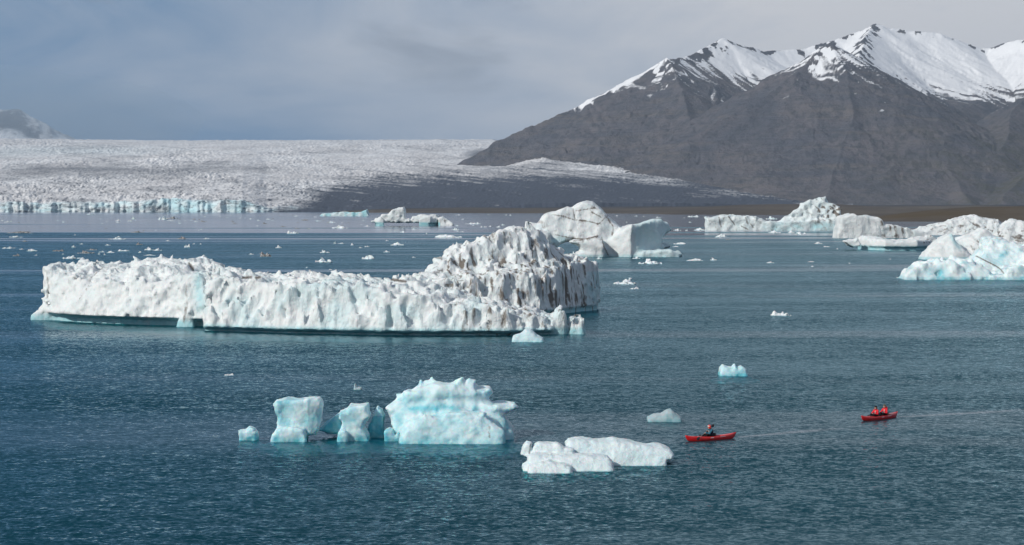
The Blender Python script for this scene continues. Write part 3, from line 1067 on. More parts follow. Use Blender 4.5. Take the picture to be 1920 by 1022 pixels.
def main_berg():
    b = Berg.over(560, 624, 50, 1140, 14.5, (-7, 62), 0.25, zbot=-1.1)
    # left block
    us = [84, 110, 150, 200, 250, 290, 330, 360, 388]
    b.slab(us, [600, 603, 606, 608, 610, 611, 612, 613, 614], [520, 528, 535, 540, 542, 540, 540, 538, 536],
           [500, 496, 493, 494, 488, 485, 488, 494, 500], 17, 26, k=0.5, rnd=0.6, batter=0.42, notch=2.0, nz=1.15, power=0.6)
    # squared left end
    yl = float(on_water(84, 600)[1]) - b.Y0
    b.prof([(84, 604), (85, 503), (92, 500), (104, 500), (108, 540), (112, 604)], yl + 1.6, yl + 14, k=0.8, rnd=0.5, yref=yl + 4, batter=0.12)
    b.prof([(60, 604), (62, 590), (78, 577), (84, 566), (96, 556), (104, 580), (130, 594), (150, 604)], yl - 0.3, yl + 6, k=1.0, rnd=0.8, yref=yl + 2)
    # dirty buttress between the blocks
    b.prof([(326, 613), (338, 585), (346, 538), (356, 534), (362, 560), (364, 590), (374, 613)], float(on_water(345, 612)[1]) - b.Y0 - 1.3, float(on_water(345, 612)[1]) - b.Y0 + 6, k=0.6, rnd=0.5, yref=float(on_water(345, 612)[1]) - b.Y0 + 1, batter=0.36)
    # long front wall
    us = [379, 420, 470, 540, 600, 650, 700, 760, 800, 850, 900, 950, 1000, 1040]
    b.slab(us, [621, 622, 623.5, 626, 627, 628, 629, 630, 630, 630, 630, 630, 629, 628],
           [528, 530, 534, 536, 535, 540, 548, 552, 562, 572, 580, 588, 594, 600],
           [505, 507, 514, 512, 518, 517, 526, 527, 535, 548, 563, 577, 588, 598], [14, 14, 15, 16, 16, 16, 15, 14, 13, 12, 11, 10, 9, 7], 23,
           k=0.6, rnd=0.7, batter=0.34, notch=1.3, nz=0.5, power=0.8)
    # lower dirty terrace running back to the right
    wl = lambda Ds: [VH + F * CAMZ / D for D in Ds]
    us = [770, 850, 900, 950, 1000, 1040, 1062, 1090, 1108, 1121]
    b.slab(us, wl([281, 282, 284, 285, 287, 290, 296, 301, 303, 305]), [540, 532, 528, 522, 518, 514, 508, 502, 500, 503],
           [526, 514, 506, 502, 498, 492, 486, 483, 486, 492], [6, 7, 7, 7, 7, 7, 7, 8, 8, 7], [22, 22, 22, 22, 22, 21, 18, 16, 16, 15],
           k=0.5, rnd=0.8, batter=0.36, notch=0.8, nz=0.9, power=0.8)
    # the wave-shaped peak
    us = [762, 785, 805, 830, 846, 870, 905, 940, 975, 992, 1004, 1016, 1030, 1050, 1075]
    sky = [524, 512, 498, 476, 465, 453, 437, 432, 429, 424, 428, 440, 455, 470, 482]
    b.slab(us, wl([283, 284, 285, 286, 287, 287, 288, 289, 290, 291, 291, 292, 293, 296, 299]),
           [min(v + 40, 545) for v in sky], sky, [8] * 15, [14] * 15, k=1.2, rnd=0.6, batter=0.55, power=0.8)
    # broken towers at the right foot
    b.prof([(990, 632), (992, 606), (1000, 592), (1016, 588), (1026, 600), (1030, 632)], -3, 4, k=0.3, rnd=0.5, yref=0)
    b.prof([(1028, 631), (1031, 604), (1042, 592), (1052, 584), (1058, 592), (1062, 612), (1064, 631)], -3, 3.5, k=0.2, rnd=0.6, yref=0)
    b.prof([(1060, 631), (1064, 610), (1072, 593), (1078, 590), (1087, 604), (1096, 620), (1099, 626), (1096, 631)], -3, 3, k=0.2, rnd=0.6, yref=0)

    def rough(x, y, z):
        uu, vv = project(x + b.X0, y + b.Y0, z)
        left = 1 - sstep(uu, 370, 400)
        peak = sstep(y - 0.02 * x, 10, 18) * (1 - left)
        # flutes and melt hollows
        wx = x + 0.8 * perlin(x * 0.22, y * 0.22, z * 0.18)
        wy = y + 0.8 * perlin(x * 0.22 + 9, y * 0.22, z * 0.18)
        zst = np.where(left > 0.5, 1.0, 2.6)
        tear = worley(wx / 1.45, wy / 1.45, z / 5.0)
        tear2 = worley(wx / 0.8 + 7, wy / 0.8, z / 2.6)
        rid = ridged(wx * 0.36, wy * 0.36, z * 0.07, 3, 0.6)
        flute = 2.0 * (0.62 - tear) + 0.8 * (0.6 - tear2) - 1.7 * (rid - 0.6)
        cup = cups(wx, wy * 0.8, z, 1.15, 0.62, 0.8) + cups(x, y, z, 3.6, 1.15) + 0.5 * fbm(x * 0.3, y * 0.3, z * 0.3, 3)
        up = sstep(b.nz, 0.5, 0.75)
        lump = cups(wx, wy, z, 1.5, 0.75) + cups(x + 4, y, z, 0.8, 0.3) + 0.7 * fbm(x * 0.35, y * 0.35, z * 0.3, 3)
        flute = flute * (1 - up) + lump * up
        r = left * cup + (1 - left) * flute + 0.30 * fbm(x * 1.5, y * 1.5, z * 0.9, 2)
        low = sstep(z, 0.5, 1.8)
        return r * (0.25 + 0.75 * low)
    b.rough(rough, 2.0)
    # a deep bay and a few caves in the wall
    b.cut_poly([(352, 520), (372, 512), (386, 516), (386, 545), (378, 560), (366, 556)], -9, 4.0, 0.6)
    b.cut_poly([(366, 575), (378, 560), (384, 556), (384, 575), (374, 580)], -9, 6.0, 0.4)

    def dirt(x, y, z, u, v):
        right = sstep(u, 760, 900)
        streak = fbm(x * 1.7 + 0.5 * y, y * 1.1, z * 0.17, 4)
        spots = fbm(x * 0.35, y * 0.35, z * 0.35, 3)
        zone = 0.55 + 0.40 * np.exp(-((v - 545) / 40) ** 2) * sstep(u, 840, 900) + 0.75 * np.exp(-((u - 832) / 55) ** 2 - ((v - 500) / 26) ** 2) + 0.35 * np.exp(-((v - 500) / 22) ** 2)
        d = right * zone * (0.15 + 1.15 * sstep(streak + 0.4 * spots, -0.05, 0.75))
        top = sstep(z, 4.0, 6.0) * (1 - right) * 0.5 * sstep(spots + 0.4 * streak, 0.1, 0.9) * sstep(u, 330, 420)
        seam = lines(u, v, [[(196, 498), (172, 520), (166, 535), (150, 560), (138, 573)]], 1.3) * (0.35 + 0.9 * np.abs(streak))
        col_ = lines(u, v, [[(350, 536), (351, 560), (348, 585), (344, 603)]], 3.6) * (0.6 + 0.5 * streak)
        edge = lines(u, v, [[(88, 520), (91, 540), (88, 560)]], 3.0) * 0.55
        tops = lines(u, v, [[(455, 521), (470, 520)], [(480, 521), (487, 520)], [(355, 494), (362, 506)], [(735, 524), (760, 528)], [(835, 535), (848, 535)]], 3.0) * (z > 4)
        ends = sstep(u, 880, 1000) * (y < 8) * 0.6 * sstep(streak, -0.1, 0.6)
        return np.maximum.reduce([d, top, seam, col_, edge, tops, ends])

    def blue(x, y, z, u, v):
        n = fbm(x * 0.25, y * 0.25, z * 0.2, 3)
        base = 0.85 * (1 - sstep(z, 0.5, 1.2))
        bay = 0.6 * lines(u, v, [[(372, 520), (376, 575)]], 10)
        end = 0.45 * sstep(u, 1085, 1112) * (z < 6)
        return np.maximum.reduce([base, bay, end, 0.26 * sstep(n, -0.05, 0.5) * (y < 6)])
    b.build('long_iceberg', M_ice_big, 'huge white fluted iceberg with a long front wall and wave-shaped streaked peak', dirt=dirt, blue=blue)


def arch_berg():
    b = Berg.over(1130, 481, 975, 1290, 21, (-14, 20), 0.34, zbot=-1.6)
    fold = lambda u, amt: (lambda x, z: amt * np.abs(x - b.xs(u)))
    # dome spanning the arch
    b.prof([(978, 470), (984, 436), (994, 416), (1008, 420), (1018, 408), (1034, 398), (1046, 395), (1064, 389), (1074, 391), (1084, 383), (1100, 377), (1112, 380), (1128, 396), (1146, 413),
            (1160, 427), (1164, 440), (1150, 452), (1125, 455), (1100, 452), (1078, 451), (1062, 452), (1044, 459), (1030, 468), (1012, 486)], -6, 10, k=0.5, rnd=1.6, batter=0.25, sink=False,
           bend=lambda x, z: 0.35 * np.maximum(x - b.xs(1118), 0))
    b.prof([(978, 484), (980, 440), (1012, 430), (1030, 440), (1034, 455), (1024, 470), (1020, 484)], -10, 4, k=0.8, rnd=1.0)
    # undercut pillar
    b.prof([(1068, 453), (1090, 448), (1120, 440), (1128, 452), (1130, 470), (1136, 483), (1074, 483), (1082, 474), (1088, 470), (1086, 461)], -9, -2, k=0.3, rnd=0.8)
    b.prof([(1100, 484), (1102, 455), (1150, 446), (1190, 470), (1200, 484)], -4, 7, k=0.7, rnd=1.0)
    # right fin, folded along an upright edge
    b.prof([(1128, 484), (1134, 456), (1148, 440), (1164, 430), (1180, 424), (1192, 422), (1200, 420), (1212, 416), (1228, 412), (1244, 414), (1257, 419), (1266, 432), (1254, 440),
            (1242, 446), (1243, 455), (1252, 460), (1270, 463), (1252, 467), (1250, 471), (1240, 484)], -7, 13, k=0.5, rnd=0.9, yref=-2, bend=lambda x, z: np.where(x < b.xs(1181), 0.5 * (b.xs(1181) - x), 0.95 * (x - b.xs(1181))) + 0.8 * np.sin(z * 0.55 + 0.4 * x) * sstep(x - b.xs(1181), 1, 5))
    b.prof([(1176, 484), (1180, 474), (1215, 470), (1250, 468), (1276, 472), (1281, 477), (1262, 484)], -6, 5, k=0.4, rnd=0.6)

    def rough(x, y, z):
        w = fbm(x * 0.12, y * 0.12, z * 0.12, 4)
        s = 0.5 * fbm(x * 0.5, y * 0.5, z * 0.35, 3)
        uu, vv = project(x + b.X0, y + b.Y0, z)
        fin = sstep(uu, 1135, 1150)
        return (0.75 * w + 0.5 * s + cups(x, y, z, 3.0, 0.5)) * (1 - 0.3 * fin) + fin * cups(x, y, z * 0.6, 5.0, 1.4) + fin * 0.05 * np.sin(x * 2.0 + 2 * w)
    b.rough(rough)

    def dirt(x, y, z, u, v):
        n = fbm(x * 0.4, y * 0.4, z * 0.4, 4)
        seams = lines(u, v, [[(1035, 403), (1055, 405), (1075, 412), (1100, 414), (1122, 420), (1140, 404)], [(1074, 392), (1078, 410)], [(1080, 395), (1115, 390)],
                             [(1040, 440), (1080, 448), (1105, 447), (1122, 441)], [(1135, 405), (1150, 425), (1148, 440)], [(1110, 398), (1128, 408)],
                             [(1128, 445), (1132, 462), (1140, 478)], [(1075, 452), (1120, 444)]], 1.7 + 0.8 * n) * (0.55 + 0.9 * np.abs(n))
        veil = 0.5 * sstep(n, -0.1, 0.7) * (u < 1150)
        ped = 0.45 * (np.abs(u - 1105) < 32) * (v > 446) * sstep(n, -0.2, 0.6)
        return np.maximum.reduce([seams, veil, ped])

    def blue(x, y, z, u, v):
        return np.maximum(0.55 * (1 - sstep(z, 0.3, 1.2)), 0.35 * sstep(u, 1185, 1195) + 0.5 * lines(u, v, [[(1040, 452), (1060, 450)]], 8))
    b.build('arch_iceberg', M_ice_big, 'domed dirty-veined iceberg with a low arch and a curled blue-grey fin', dirt=dirt, blue=blue)


def far_right_bergs():
    # long low slab with rubble tower
    b = Berg.over(1470, 432, 1318, 1650, 25, (-12, 22), 0.62, zbot=-2)
    b.prof([(1325, 434), (1326, 410), (1340, 408), (1356, 405), (1400, 405), (1424, 411), (1440, 416), (1470, 417), (1520, 414), (1580, 412), (1600, 415), (1612, 420), (1615, 434)], -9, 12, k=0.8, rnd=1.0, batter=0.15)
    b.prof([(1452, 420), (1474, 408), (1492, 394), (1500, 392), (1512, 379), (1528, 372), (1549, 370), (1553, 379), (1562, 381), (1573, 388), (1574, 402), (1590, 412), (1600, 420)], -6, 9, k=0.8, rnd=1.5, batter=0.3)
    b.rough(lambda x, y, z: cups(x, y, z, 4.0, 2.6) * (0.3 + 0.7 * sstep(z, 5, 9)) + cups(x + 9, y, z, 2.2, 1.0) * sstep(z, 5, 9) + 0.9 * fbm(x * 0.16, y * 0.16, z * 0.16, 4), 4)
    b.build('rubble_iceberg', M_ice_far, 'long low iceberg topped by a dirty rubble tower, before the brown shore',
            dirt=lambda x, y, z, u, v: np.maximum(1.0 * sstep(fbm(x * 0.3 + z * 0.12, y * 0.3, z * 0.3, 4), -0.05, 0.45) * (0.38 + 0.62 * sstep(u, 1515, 1540) * sstep(z, 4, 9)),
                                                  lines(u, v, [[(1348, 408), (1352, 425)], [(1366, 406), (1378, 422)], [(1398, 408), (1402, 420)], [(1390, 424), (1402, 430)], [(1408, 420), (1412, 426)], [(1588, 415), (1566, 428)]], 1.5) * 0.85),
            blue=lambda x, y, z, u, v: 0.5 * (1 - sstep(z, 4, 6.5)) * sstep(u, 1420, 1450) * (0.6 + 0.8 * fbm(x * 0.15, y * 0.15, z * 0.2, 3)) + 0.12)
    # dark-striped block
    b = Berg.over(1640, 446, 1558, 1775, 15, (-10, 16), 0.5, zbot=-1.5)
    b.prof([(1564, 448), (1568, 428), (1571, 408), (1580, 404), (1596, 400), (1604, 406), (1626, 404), (1640, 407), (1650, 412), (1656, 420), (1672, 421), (1690, 426), (1716, 433), (1740, 440), (1768, 448)], -6, 10, k=0.8, rnd=1.2,
           bend=lambda x, z: 0.10 * np.maximum(x - b.xs(1600), 0))
    b.rough(lambda x, y, z: 0.9 * (0.6 - ridged(x * 0.22 + z * 0.04, y * 0.22, z * 0.03, 3)) + 0.5 * fbm(x * 0.2, y * 0.2, z * 0.2, 3), 3)
    b.build('striped_iceberg', M_ice_far, 'blocky iceberg with dark vertical dirt stripes on its right half',
            dirt=lambda x, y, z, u, v: sstep(fbm(x * 0.75 + z * 0.16, y * 0.1, z * 0.05, 4), -0.05, 0.6) * (0.30 + 0.75 * sstep(u, 1610, 1640) * (1 - sstep(u, 1690, 1720))) * (0.65 + 0.7 * fbm(x * 0.3, y * 0.3, z * 0.35, 3)))
    # rubble mound
    b = Berg.over(1800, 440, 1690, 1905, 17, (-14, 22), 0.55, zbot=-1.5)
    b.prof([(1692, 444), (1712, 434), (1740, 424), (1768, 418), (1790, 410), (1812, 407), (1828, 404), (1846, 409), (1866, 411), (1872, 420), (1884, 428), (1898, 444)], -10, 16, k=0.8, rnd=2.0, batter=0.7)
    b.rough(lambda x, y, z: cups(x, y, z, 2.6, 1.5) + cups(x + 5, y, z, 5.5, 1.6) + 0.5 * fbm(x * 0.3, y * 0.3, z * 0.3, 3), 4)
    b.build('mound_iceberg', M_ice_far, 'broad hummocky grey-white ice mound sprinkled with dark grit, behind the peaked iceberg',
            dirt=lambda x, y, z, u, v: np.maximum(0.62 * sstep(fbm(x * 0.5, y * 0.5, z * 0.5, 3), 0.0, 0.7), 0.9 * lines(u, v, [[(1800, 424), (1822, 420), (1850, 428), (1872, 440)]], 4) * sstep(fbm(x * 0.3, y * 0.3, z * 0.3, 3), -0.3, 0.3)))
    # far right dirty block
    b = Berg.over(1915, 458, 1862, 2010, 14, (-8, 16), 0.45, zbot=-1.5)
    b.prof([(1868, 460), (1870, 440), (1876, 430), (1886, 420), (1900, 414), (1914, 413), (1930, 420), (1960, 418), (1985, 430), (2000, 460)], -6, 12, k=0.8, rnd=1.5, batter=0.6)
    b.rough(lambda x, y, z: cups(x, y, z, 3.5, 1.2) + 0.7 * fbm(x * 0.25, y * 0.25, z * 0.25, 4), 3)
    b.build('dirty_iceberg', M_ice_far, 'rounded dirty-based iceberg cut off by the right edge of the view',
            dirt=lambda x, y, z, u, v: 0.8 * sstep(v, 424, 432) * sstep(fbm(x * 0.25, y * 0.2, z * 0.9, 4), -0.15, 0.5))
    # white floe with green undercut
    b = Berg.over(1680, 469, 1574, 1768, 8, (-8, 14), 0.34, zbot=-1.2)
    b.slab([1592, 1600, 1630, 1660, 1690, 1720, 1745, 1758], [466, 467, 469, 470, 470, 470, 469, 468], [451, 450, 450, 452, 453, 452, 453, 455], [448, 446, 441, 446, 451, 445, 443, 447], 11, 15,
           rnd=0.7, batter=0.3, notch=1.9, nz=1.5, power=0.8)
    b.prof([(1582, 452), (1592, 450), (1605, 446), (1612, 458), (1600, 464), (1591, 460)], -1, 7, k=0.6, rnd=0.5, sink=False)
    b.prof([(1728, 452), (1734, 442), (1742, 441), (1750, 445), (1757, 453), (1754, 465)], 5, 11, k=0.4, rnd=0.5, sink=False)
    b.rough(lambda x, y, z: 0.45 * fbm(x * 0.3, y * 0.3, z * 0.3, 4) + cups(x, y, z, 2.4, 0.3), 2)
    b.build('flat_iceberg', M_ice_big, 'flat white iceberg with a beaked left tip and dark green undercut waterline',
            dirt=lambda x, y, z, u, v: np.maximum(0.3 * sstep(fbm(x * 0.5, y * 0.5, z * 0.5, 3), 0.1, 0.8), 0.9 * sstep(u, 1728, 1734) * (1 - sstep(u, 1746, 1754)) * (v < 456) * sstep(fbm(x * 0.6, y * 0.6, z * 0.6, 2), -0.1, 0.4)),
            blue=lambda x, y, z, u, v: 0.9 * (1 - sstep(z, 1.2, 2.0)))
    # peaked white berg
    b = Berg.over(1800, 486, 1716, 1900, 12, (-9, 16), 0.32, zbot=-1.2)
    b.prof([(1722, 488), (1734, 472), (1750, 458), (1768, 446), (1776, 440), (1782, 438), (1790, 450), (1802, 462), (1816, 476), (1822, 488)], -6, 5, k=0.5, rnd=0.8, batter=0.45, bend=lambda x, z: 0.25 * np.abs(x - b.xs(1782)))
    b.prof([(1770, 488), (1782, 452), (1806, 446), (1824, 440), (1838, 432), (1848, 429), (1858, 438), (1872, 446), (1890, 462), (1896, 488)], 0, 12, k=0.5, rnd=0.8, batter=0.35, bend=lambda x, z: 0.3 * np.abs(x - b.xs(1840)))
    b.rough(lambda x, y, z: 0.6 * fbm(x * 0.25 + z * 0.2, y * 0.25, z * 0.25, 4) + 0.5 * (0.6 - ridged(x * 0.2 + z * 0.25, y * 0.2, z * 0.1, 3)), 2)
    b.build('peaked_iceberg', M_ice_big, 'white iceberg with two sharp peaks rising behind the turquoise iceberg',
            dirt=lambda x, y, z, u, v: 0.6 * sstep(u, 1806, 1826) * (1 - sstep(u, 1836, 1842)) * (v > 440) * sstep(fbm(x * 0.6, y * 0.6, z * 0.6, 3), 0, 0.5) + 0.2 * sstep(fbm(x * 0.4, y * 0.4, z * 0.8, 3), 0.2, 0.7),
            blue=lambda x, y, z, u, v: 0.7 * (1 - sstep(z, 0.4, 1.0)) + 0.6 * lines(u, v, [[(1783, 440), (1790, 455), (1800, 465)]], 4))
    # turquoise berg in front
    b = Berg.over(1830, 523, 1680, 2030, 9.5, (-8, 20), 0.25, zbot=-1.2)
    b.prof([(1686, 526), (1694, 515), (1704, 505), (1722, 495), (1738, 492), (1746, 492), (1756, 486), (1762, 491), (1768, 493), (1774, 486), (1784, 493), (1800, 500), (1812, 512), (1820, 526)], -5, 6, k=0.5, rnd=0.7, batter=0.55)
    b.prof([(1776, 526), (1784, 500), (1796, 484), (1806, 486), (1820, 492), (1838, 500), (1850, 512), (1860, 526)], -4, 9, k=0.4, rnd=0.8, batter=0.6)
    b.prof([(1812, 528), (1824, 492), (1840, 470), (1856, 450), (1868, 446), (1884, 448), (1900, 455), (1916, 462), (1940, 458), (1975, 468), (2000, 490), (2020, 528)], 2, 18, k=0.6, rnd=1.0, batter=0.8)
    b.prof([(1842, 528), (1850, 515), (1872, 508), (1900, 500), (1930, 490), (1970, 500), (1990, 528)], -6, 8, k=0.35, rnd=0.6, batter=0.6)
    b.rough(lambda x, y, z: 0.6 * fbm(x * 0.28, y * 0.28, z * 0.28, 4) + cups(x, y, z, 2.9, 1.1) + cups(x + 3, y, z, 1.2, 0.35) + 0.25 * (0.6 - ridged(x * 0.7 + z * 0.5, y * 0.5, z * 0.2, 2)), 2)
    b.cut_poly([(1756, 514), (1764, 508), (1769, 508), (1768, 518), (1760, 519)], -8, -3.2, 0.5)
    b.cut_poly([(1866, 482), (1876, 470), (1890, 468), (1888, 480), (1876, 486)], -8, 4.5, 0.8)
    b.build('turquoise_iceberg', M_ice_teal, 'jagged pale turquoise iceberg nearest the right edge, with glassy blue hollows',
            dirt=lambda x, y, z, u, v: np.maximum(0.95 * lines(u, v, [[(1830, 480), (1850, 490), (1866, 498), (1876, 505), (1882, 512)]], 1.5), 0.3 * sstep(u, 1835, 1850) * (1 - sstep(u, 1880, 1890)) * (v > 490) * sstep(fbm(x, y, z, 3), 0, 0.5)),
            blue=lambda x, y, z, u, v: 0.55 * (1 - sstep(z, 0.3, 0.9)) + 0.35 * sstep(fbm(x * 0.3, y * 0.3, z * 0.3, 3), 0.0, 0.5) + 0.8 * lines(u, v, [[(1764, 511), (1764, 516)], [(1878, 480), (1886, 474)]], 6))


def far_left_bergs():
    b = Berg.over(770, 423, 690, 860, 17, (-9, 16), 0.6, zbot=-2)
    b.slab([703, 715, 735, 755, 790, 820, 835], [423, 423.5, 423.8, 423.8, 423.5, 423, 422.5], [415, 413, 411, 410, 411, 410, 413], [410, 405, 402, 400, 405, 405, 410], 10, 15, rnd=1.0, batter=0.2, notch=2.5, nz=2.6)
    b.prof([(697, 416), (712, 409), (716, 402), (728, 402), (740, 393), (748, 389), (757, 388), (760, 398), (760, 408), (772, 413), (770, 417), (710, 417)], -2, 8, k=0.8, rnd=0.9, sink=False)
    b.prof([(770, 417), (774, 406), (784, 403), (796, 402), (806, 405), (810, 402), (818, 402), (822, 409), (818, 417)], -2, 8, k=0.6, rnd=0.9, sink=False)
    b.prof([(822, 424), (824, 408), (830, 405), (838, 412), (846, 417), (852, 421), (850, 424)], -4, 7, k=0.5, rnd=1.0, batter=0.3)
    b.rough(lambda x, y, z: cups(x, y, z, 4.0, 1.6) + 0.7 * fbm(x * 0.2, y * 0.2, z * 0.2, 3), 3)
    b.build('shelf_iceberg', M_ice_far, 'white twin-humped iceberg on a dark green undercut shelf before the dark moraine',
            dirt=lambda x, y, z, u, v: 0.85 * sstep(fbm(x * 0.3, y * 0.3, z * 0.25, 4), 0.05, 0.6) * (0.3 + 0.65 * sstep(u, 818, 828)),
            blue=lambda x, y, z, u, v: 0.95 * (1 - sstep(z, 2.0, 3.4)) * (u < 825))
    b = Berg.over(645, 405, 590, 700, 12, (-14, 22), 0.9, zbot=-2.5)
    b.prof([(596, 406), (604, 401), (618, 400), (630, 399), (645, 397.5), (662, 399), (678, 398), (684, 395), (688, 393), (690, 398), (693, 406)], -10, 16, k=0.8, rnd=1.0, batter=0.3)
    b.rough(lambda x, y, z: cups(x, y, z, 6, 2.2) + 0.8 * fbm(x * 0.15, y * 0.15, z * 0.15, 3), 4)
    b.build('low_iceberg', M_ice_far, 'small low turquoise iceberg lying close to the glacier front',
            blue=lambda x, y, z, u, v: 0.3 + 0.6 * sstep(fbm(x * 0.1, y * 0.1, 0, 2), -0.1, 0.3))


def foreground_bergs():
    teal = lambda x, y, z, u, v: 0.65 * (1 - sstep(z, 0.05, 0.55)) * sstep(z, -0.12, 0.02) + 0.5 * sstep(fbm(x * 0.8, y * 0.8, z * 0.9, 3), -0.1, 0.6)
    # submerged shelf gives the turquoise water round each of these
    # block on a pedestal
    b = Berg.over(555, 824, 484, 620, 3.4, (-3.6, 3.4), 0.055, zbot=-0.9)
    b.prof([(519, 803), (521, 780), (517, 773), (514, 757), (520, 750), (531, 748), (537, 745.5), (549, 747), (560, 748), (575, 746.5), (598, 746.5), (603, 751), (605, 762), (602, 790), (598, 800), (592, 814), (578, 814), (576, 808), (560, 808), (524, 808)], -0.7, 1.2, k=0.12, rnd=0.30, sink=False,
           bend=lambda x, z: 0.35 * np.maximum(x - b.xs(578), 0))
    b.prof([(507, 826), (512, 813), (520, 803), (532, 799), (556, 799), (572, 803), (576, 815), (574, 826)], -1.55, 0.6, k=0.04, rnd=0.25, batter=0.1)
    b.shelf(486, 618, -3.5, 3.0)
    b.rough(lambda x, y, z: 0.13 * fbm(x * 0.9, y * 0.9, z * 0.8, 3) + cups(x, y, z, 1.0, 0.09) + 0.015 * fbm(x * 6, y * 6, z * 6, 2), 0.6)
    b.build('pedestal_iceberg', M_ice_blue, 'squarish blue-white ice block standing on a rounded pedestal', blue=teal)
    # horned middle piece
    b = Berg.over(670, 824, 578, 764, 3.2, (-3.6, 4.2), 0.055, zbot=-0.9)
    b.prof([(600, 806), (612, 792), (640, 772), (646, 800), (640, 812), (614, 811)], 0.8, 3.0, k=0.1, rnd=0.35, sink=False)
    b.prof([(628, 826), (640, 808), (644, 790), (638, 782), (638, 771), (650, 767), (656, 759), (662, 759.5), (690, 757), (692, 768), (696, 778), (686, 792), (682, 800), (692, 814), (704, 826)], -1.0, 1.3, k=0.12, rnd=0.3)
    b.prof([(686, 826), (690, 802), (698, 790), (701, 772), (708, 762), (716, 768), (722, 780), (720, 792), (720, 806), (730, 826)], 0.9, 2.3, k=0.08, rnd=0.25)
    b.prof([(718, 826), (722, 806), (730, 803), (738, 804), (741, 814), (746, 806), (751, 812), (752, 826)], -1.1, 0.3, k=0.10, rnd=0.22)
    b.prof([(632, 826), (633, 812), (640, 805), (648, 806), (653, 814), (655, 826)], -1.5, -0.5, k=0.08, rnd=0.2)
    b.shelf(580, 762, -3.5, 3.4)
    b.rough(lambda x, y, z: 0.09 * fbm(x * 1.0, y * 1.0, z * 0.9, 3) + cups(x, y, z, 0.9, 0.07) + 0.012 * fbm(x * 6, y * 6, z * 6, 2), 0.6)
    b.build('horned_iceberg', M_ice_blue, 'blue-white iceberg with two upright horns and small lumps, between pedestal block and big dome', blue=lambda x, y, z, u, v: np.maximum(teal(x, y, z, u, v), 0.85 * (y > 0.75) * (z < 1.5)))
    # small block left of them
    b = Berg.over(467, 824, 438, 504, 1.5, (-1.8, 1.6), 0.04, zbot=-0.5)
    b.prof([(452, 826), (450, 815), (449, 806), (462, 805), (468, 800), (477, 802), (484, 812), (485, 822), (480, 826)], -0.6, 0.6, k=0.1, rnd=0.22)
    b.shelf(442, 500, -1.6, 1.2)
    b.rough(lambda x, y, z: 0.06 * fbm(x * 2, y * 2, z * 2, 4), 0.4)
    b.build('ice_block', M_ice_blue, 'small notched ice block floating just left of the pedestal iceberg', 'ice', blue=teal)
    # big dome
    b = Berg.over(850, 825, 710, 988, 4.4, (-4.8, 5.2), 0.07, zbot=-1.0)
    b.prof([(728, 828), (736, 808), (733, 788), (729, 776), (729, 764), (734, 753), (742, 743), (752, 742), (764, 733), (772, 737), (778, 728), (786, 719), (792, 721), (806, 718), (832, 719), (850, 716.5), (864, 714.5), (872, 720), (880, 716.5), (890, 716),
            (896, 727), (904, 727), (918, 727), (920, 736), (918, 748), (926, 756), (938, 752), (952, 757), (964, 757), (967, 763), (957, 771), (944, 780), (952, 787), (962, 802), (968, 818), (966, 828)], -0.4, 2.9, k=0.2, rnd=0.5, batter=0.28,
           bend=lambda x, z: 0.12 * np.abs(x - b.xs(815)))
    b.prof([(742, 828), (752, 800), (775, 784), (810, 776), (850, 772), (880, 772), (905, 776), (925, 788), (945, 806), (956, 828)], -2.3, 1.5, k=0.35, rnd=0.55, batter=0.42)
    b.shelf(712, 985, -4.6, 4.0)
    b.rough(lambda x, y, z: 0.15 * fbm(x * 0.7, y * 0.7, z * 0.9, 4) + cups(x, y, z, 1.3, 0.40) * sstep(z, 1.2, 2.2) + cups(x, y, z, 0.45, 0.06) + 0.012 * fbm(x * 7, y * 7, z * 7, 2) + 0.10 * np.sin(z * 5.5 + 2.0 * fbm(x * 0.5, y * 0.5, 0, 2)) * sstep(z, 1.4, 2.0), 0.9)
    b.cut_poly([(884, 762), (896, 760), (899, 766), (894, 772), (886, 771)], -4, 0.35, 0.15)
    b.cut_poly([(842, 766), (858, 760), (866, 766), (856, 773)], -4, -0.1, 0.2)
    b.build('domed_iceberg', M_ice_blue, 'big pale blue domed iceberg with a ragged top and pointed right beak',
            dirt=lambda x, y, z, u, v: 0.55 * lines(u, v, [[(918, 800), (917, 820)]], 2.5) + 0.16 * sstep(fbm(x * 3, y * 3, z * 3, 3), 0.2, 0.7) * sstep(u, 880, 920),
            blue=lambda x, y, z, u, v: np.maximum(teal(x, y, z, u, v) * 0.75, 0.8 * lines(u, v, [[(890, 766), (892, 768)], [(848, 767), (858, 767)], [(770, 766), (850, 764)]], 7)))
    # white floes
    b = Berg.over(1160, 869, 1040, 1285, 2.0, (-2.4, 3.2), 0.05, zbot=-0.6)
    b.prof([(1058, 872), (1062, 840), (1060, 832), (1066, 824), (1090, 822), (1120, 825), (1150, 823), (1180, 828), (1200, 833), (1240, 835), (1256, 841), (1264, 850), (1262, 858), (1250, 862), (1244, 872)], -1.2, 1.6, k=0.15, rnd=0.45, batter=0.45)
    b.rough(lambda x, y, z: 0.10 * fbm(x * 0.8, y * 0.8, z * 0.8, 3) + 0.022 * fbm(x * 4, y * 4, z * 4, 3) + cups(x, y, z, 0.4, 0.03), 0.5)
    b.build('ice_floe', M_ice_floe, 'long white granular ice floe tapering right toward the lone kayak', 'ice floe', blue=lambda x, y, z, u, v: 0.6 * (1 - sstep(z, -0.05, 0.12)) + 0.18)
    b = Berg.over(1060, 880, 965, 1170, 1.7, (-2.2, 3.0), 0.05, zbot=-0.6)
    b.prof([(982, 884), (980, 872), (988, 866), (990, 852), (1004, 848), (1030, 850), (1060, 852), (1110, 853), (1140, 856), (1150, 866), (1156, 876), (1140, 884)], -1.0, 1.4, k=0.12, rnd=0.4, batter=0.6)
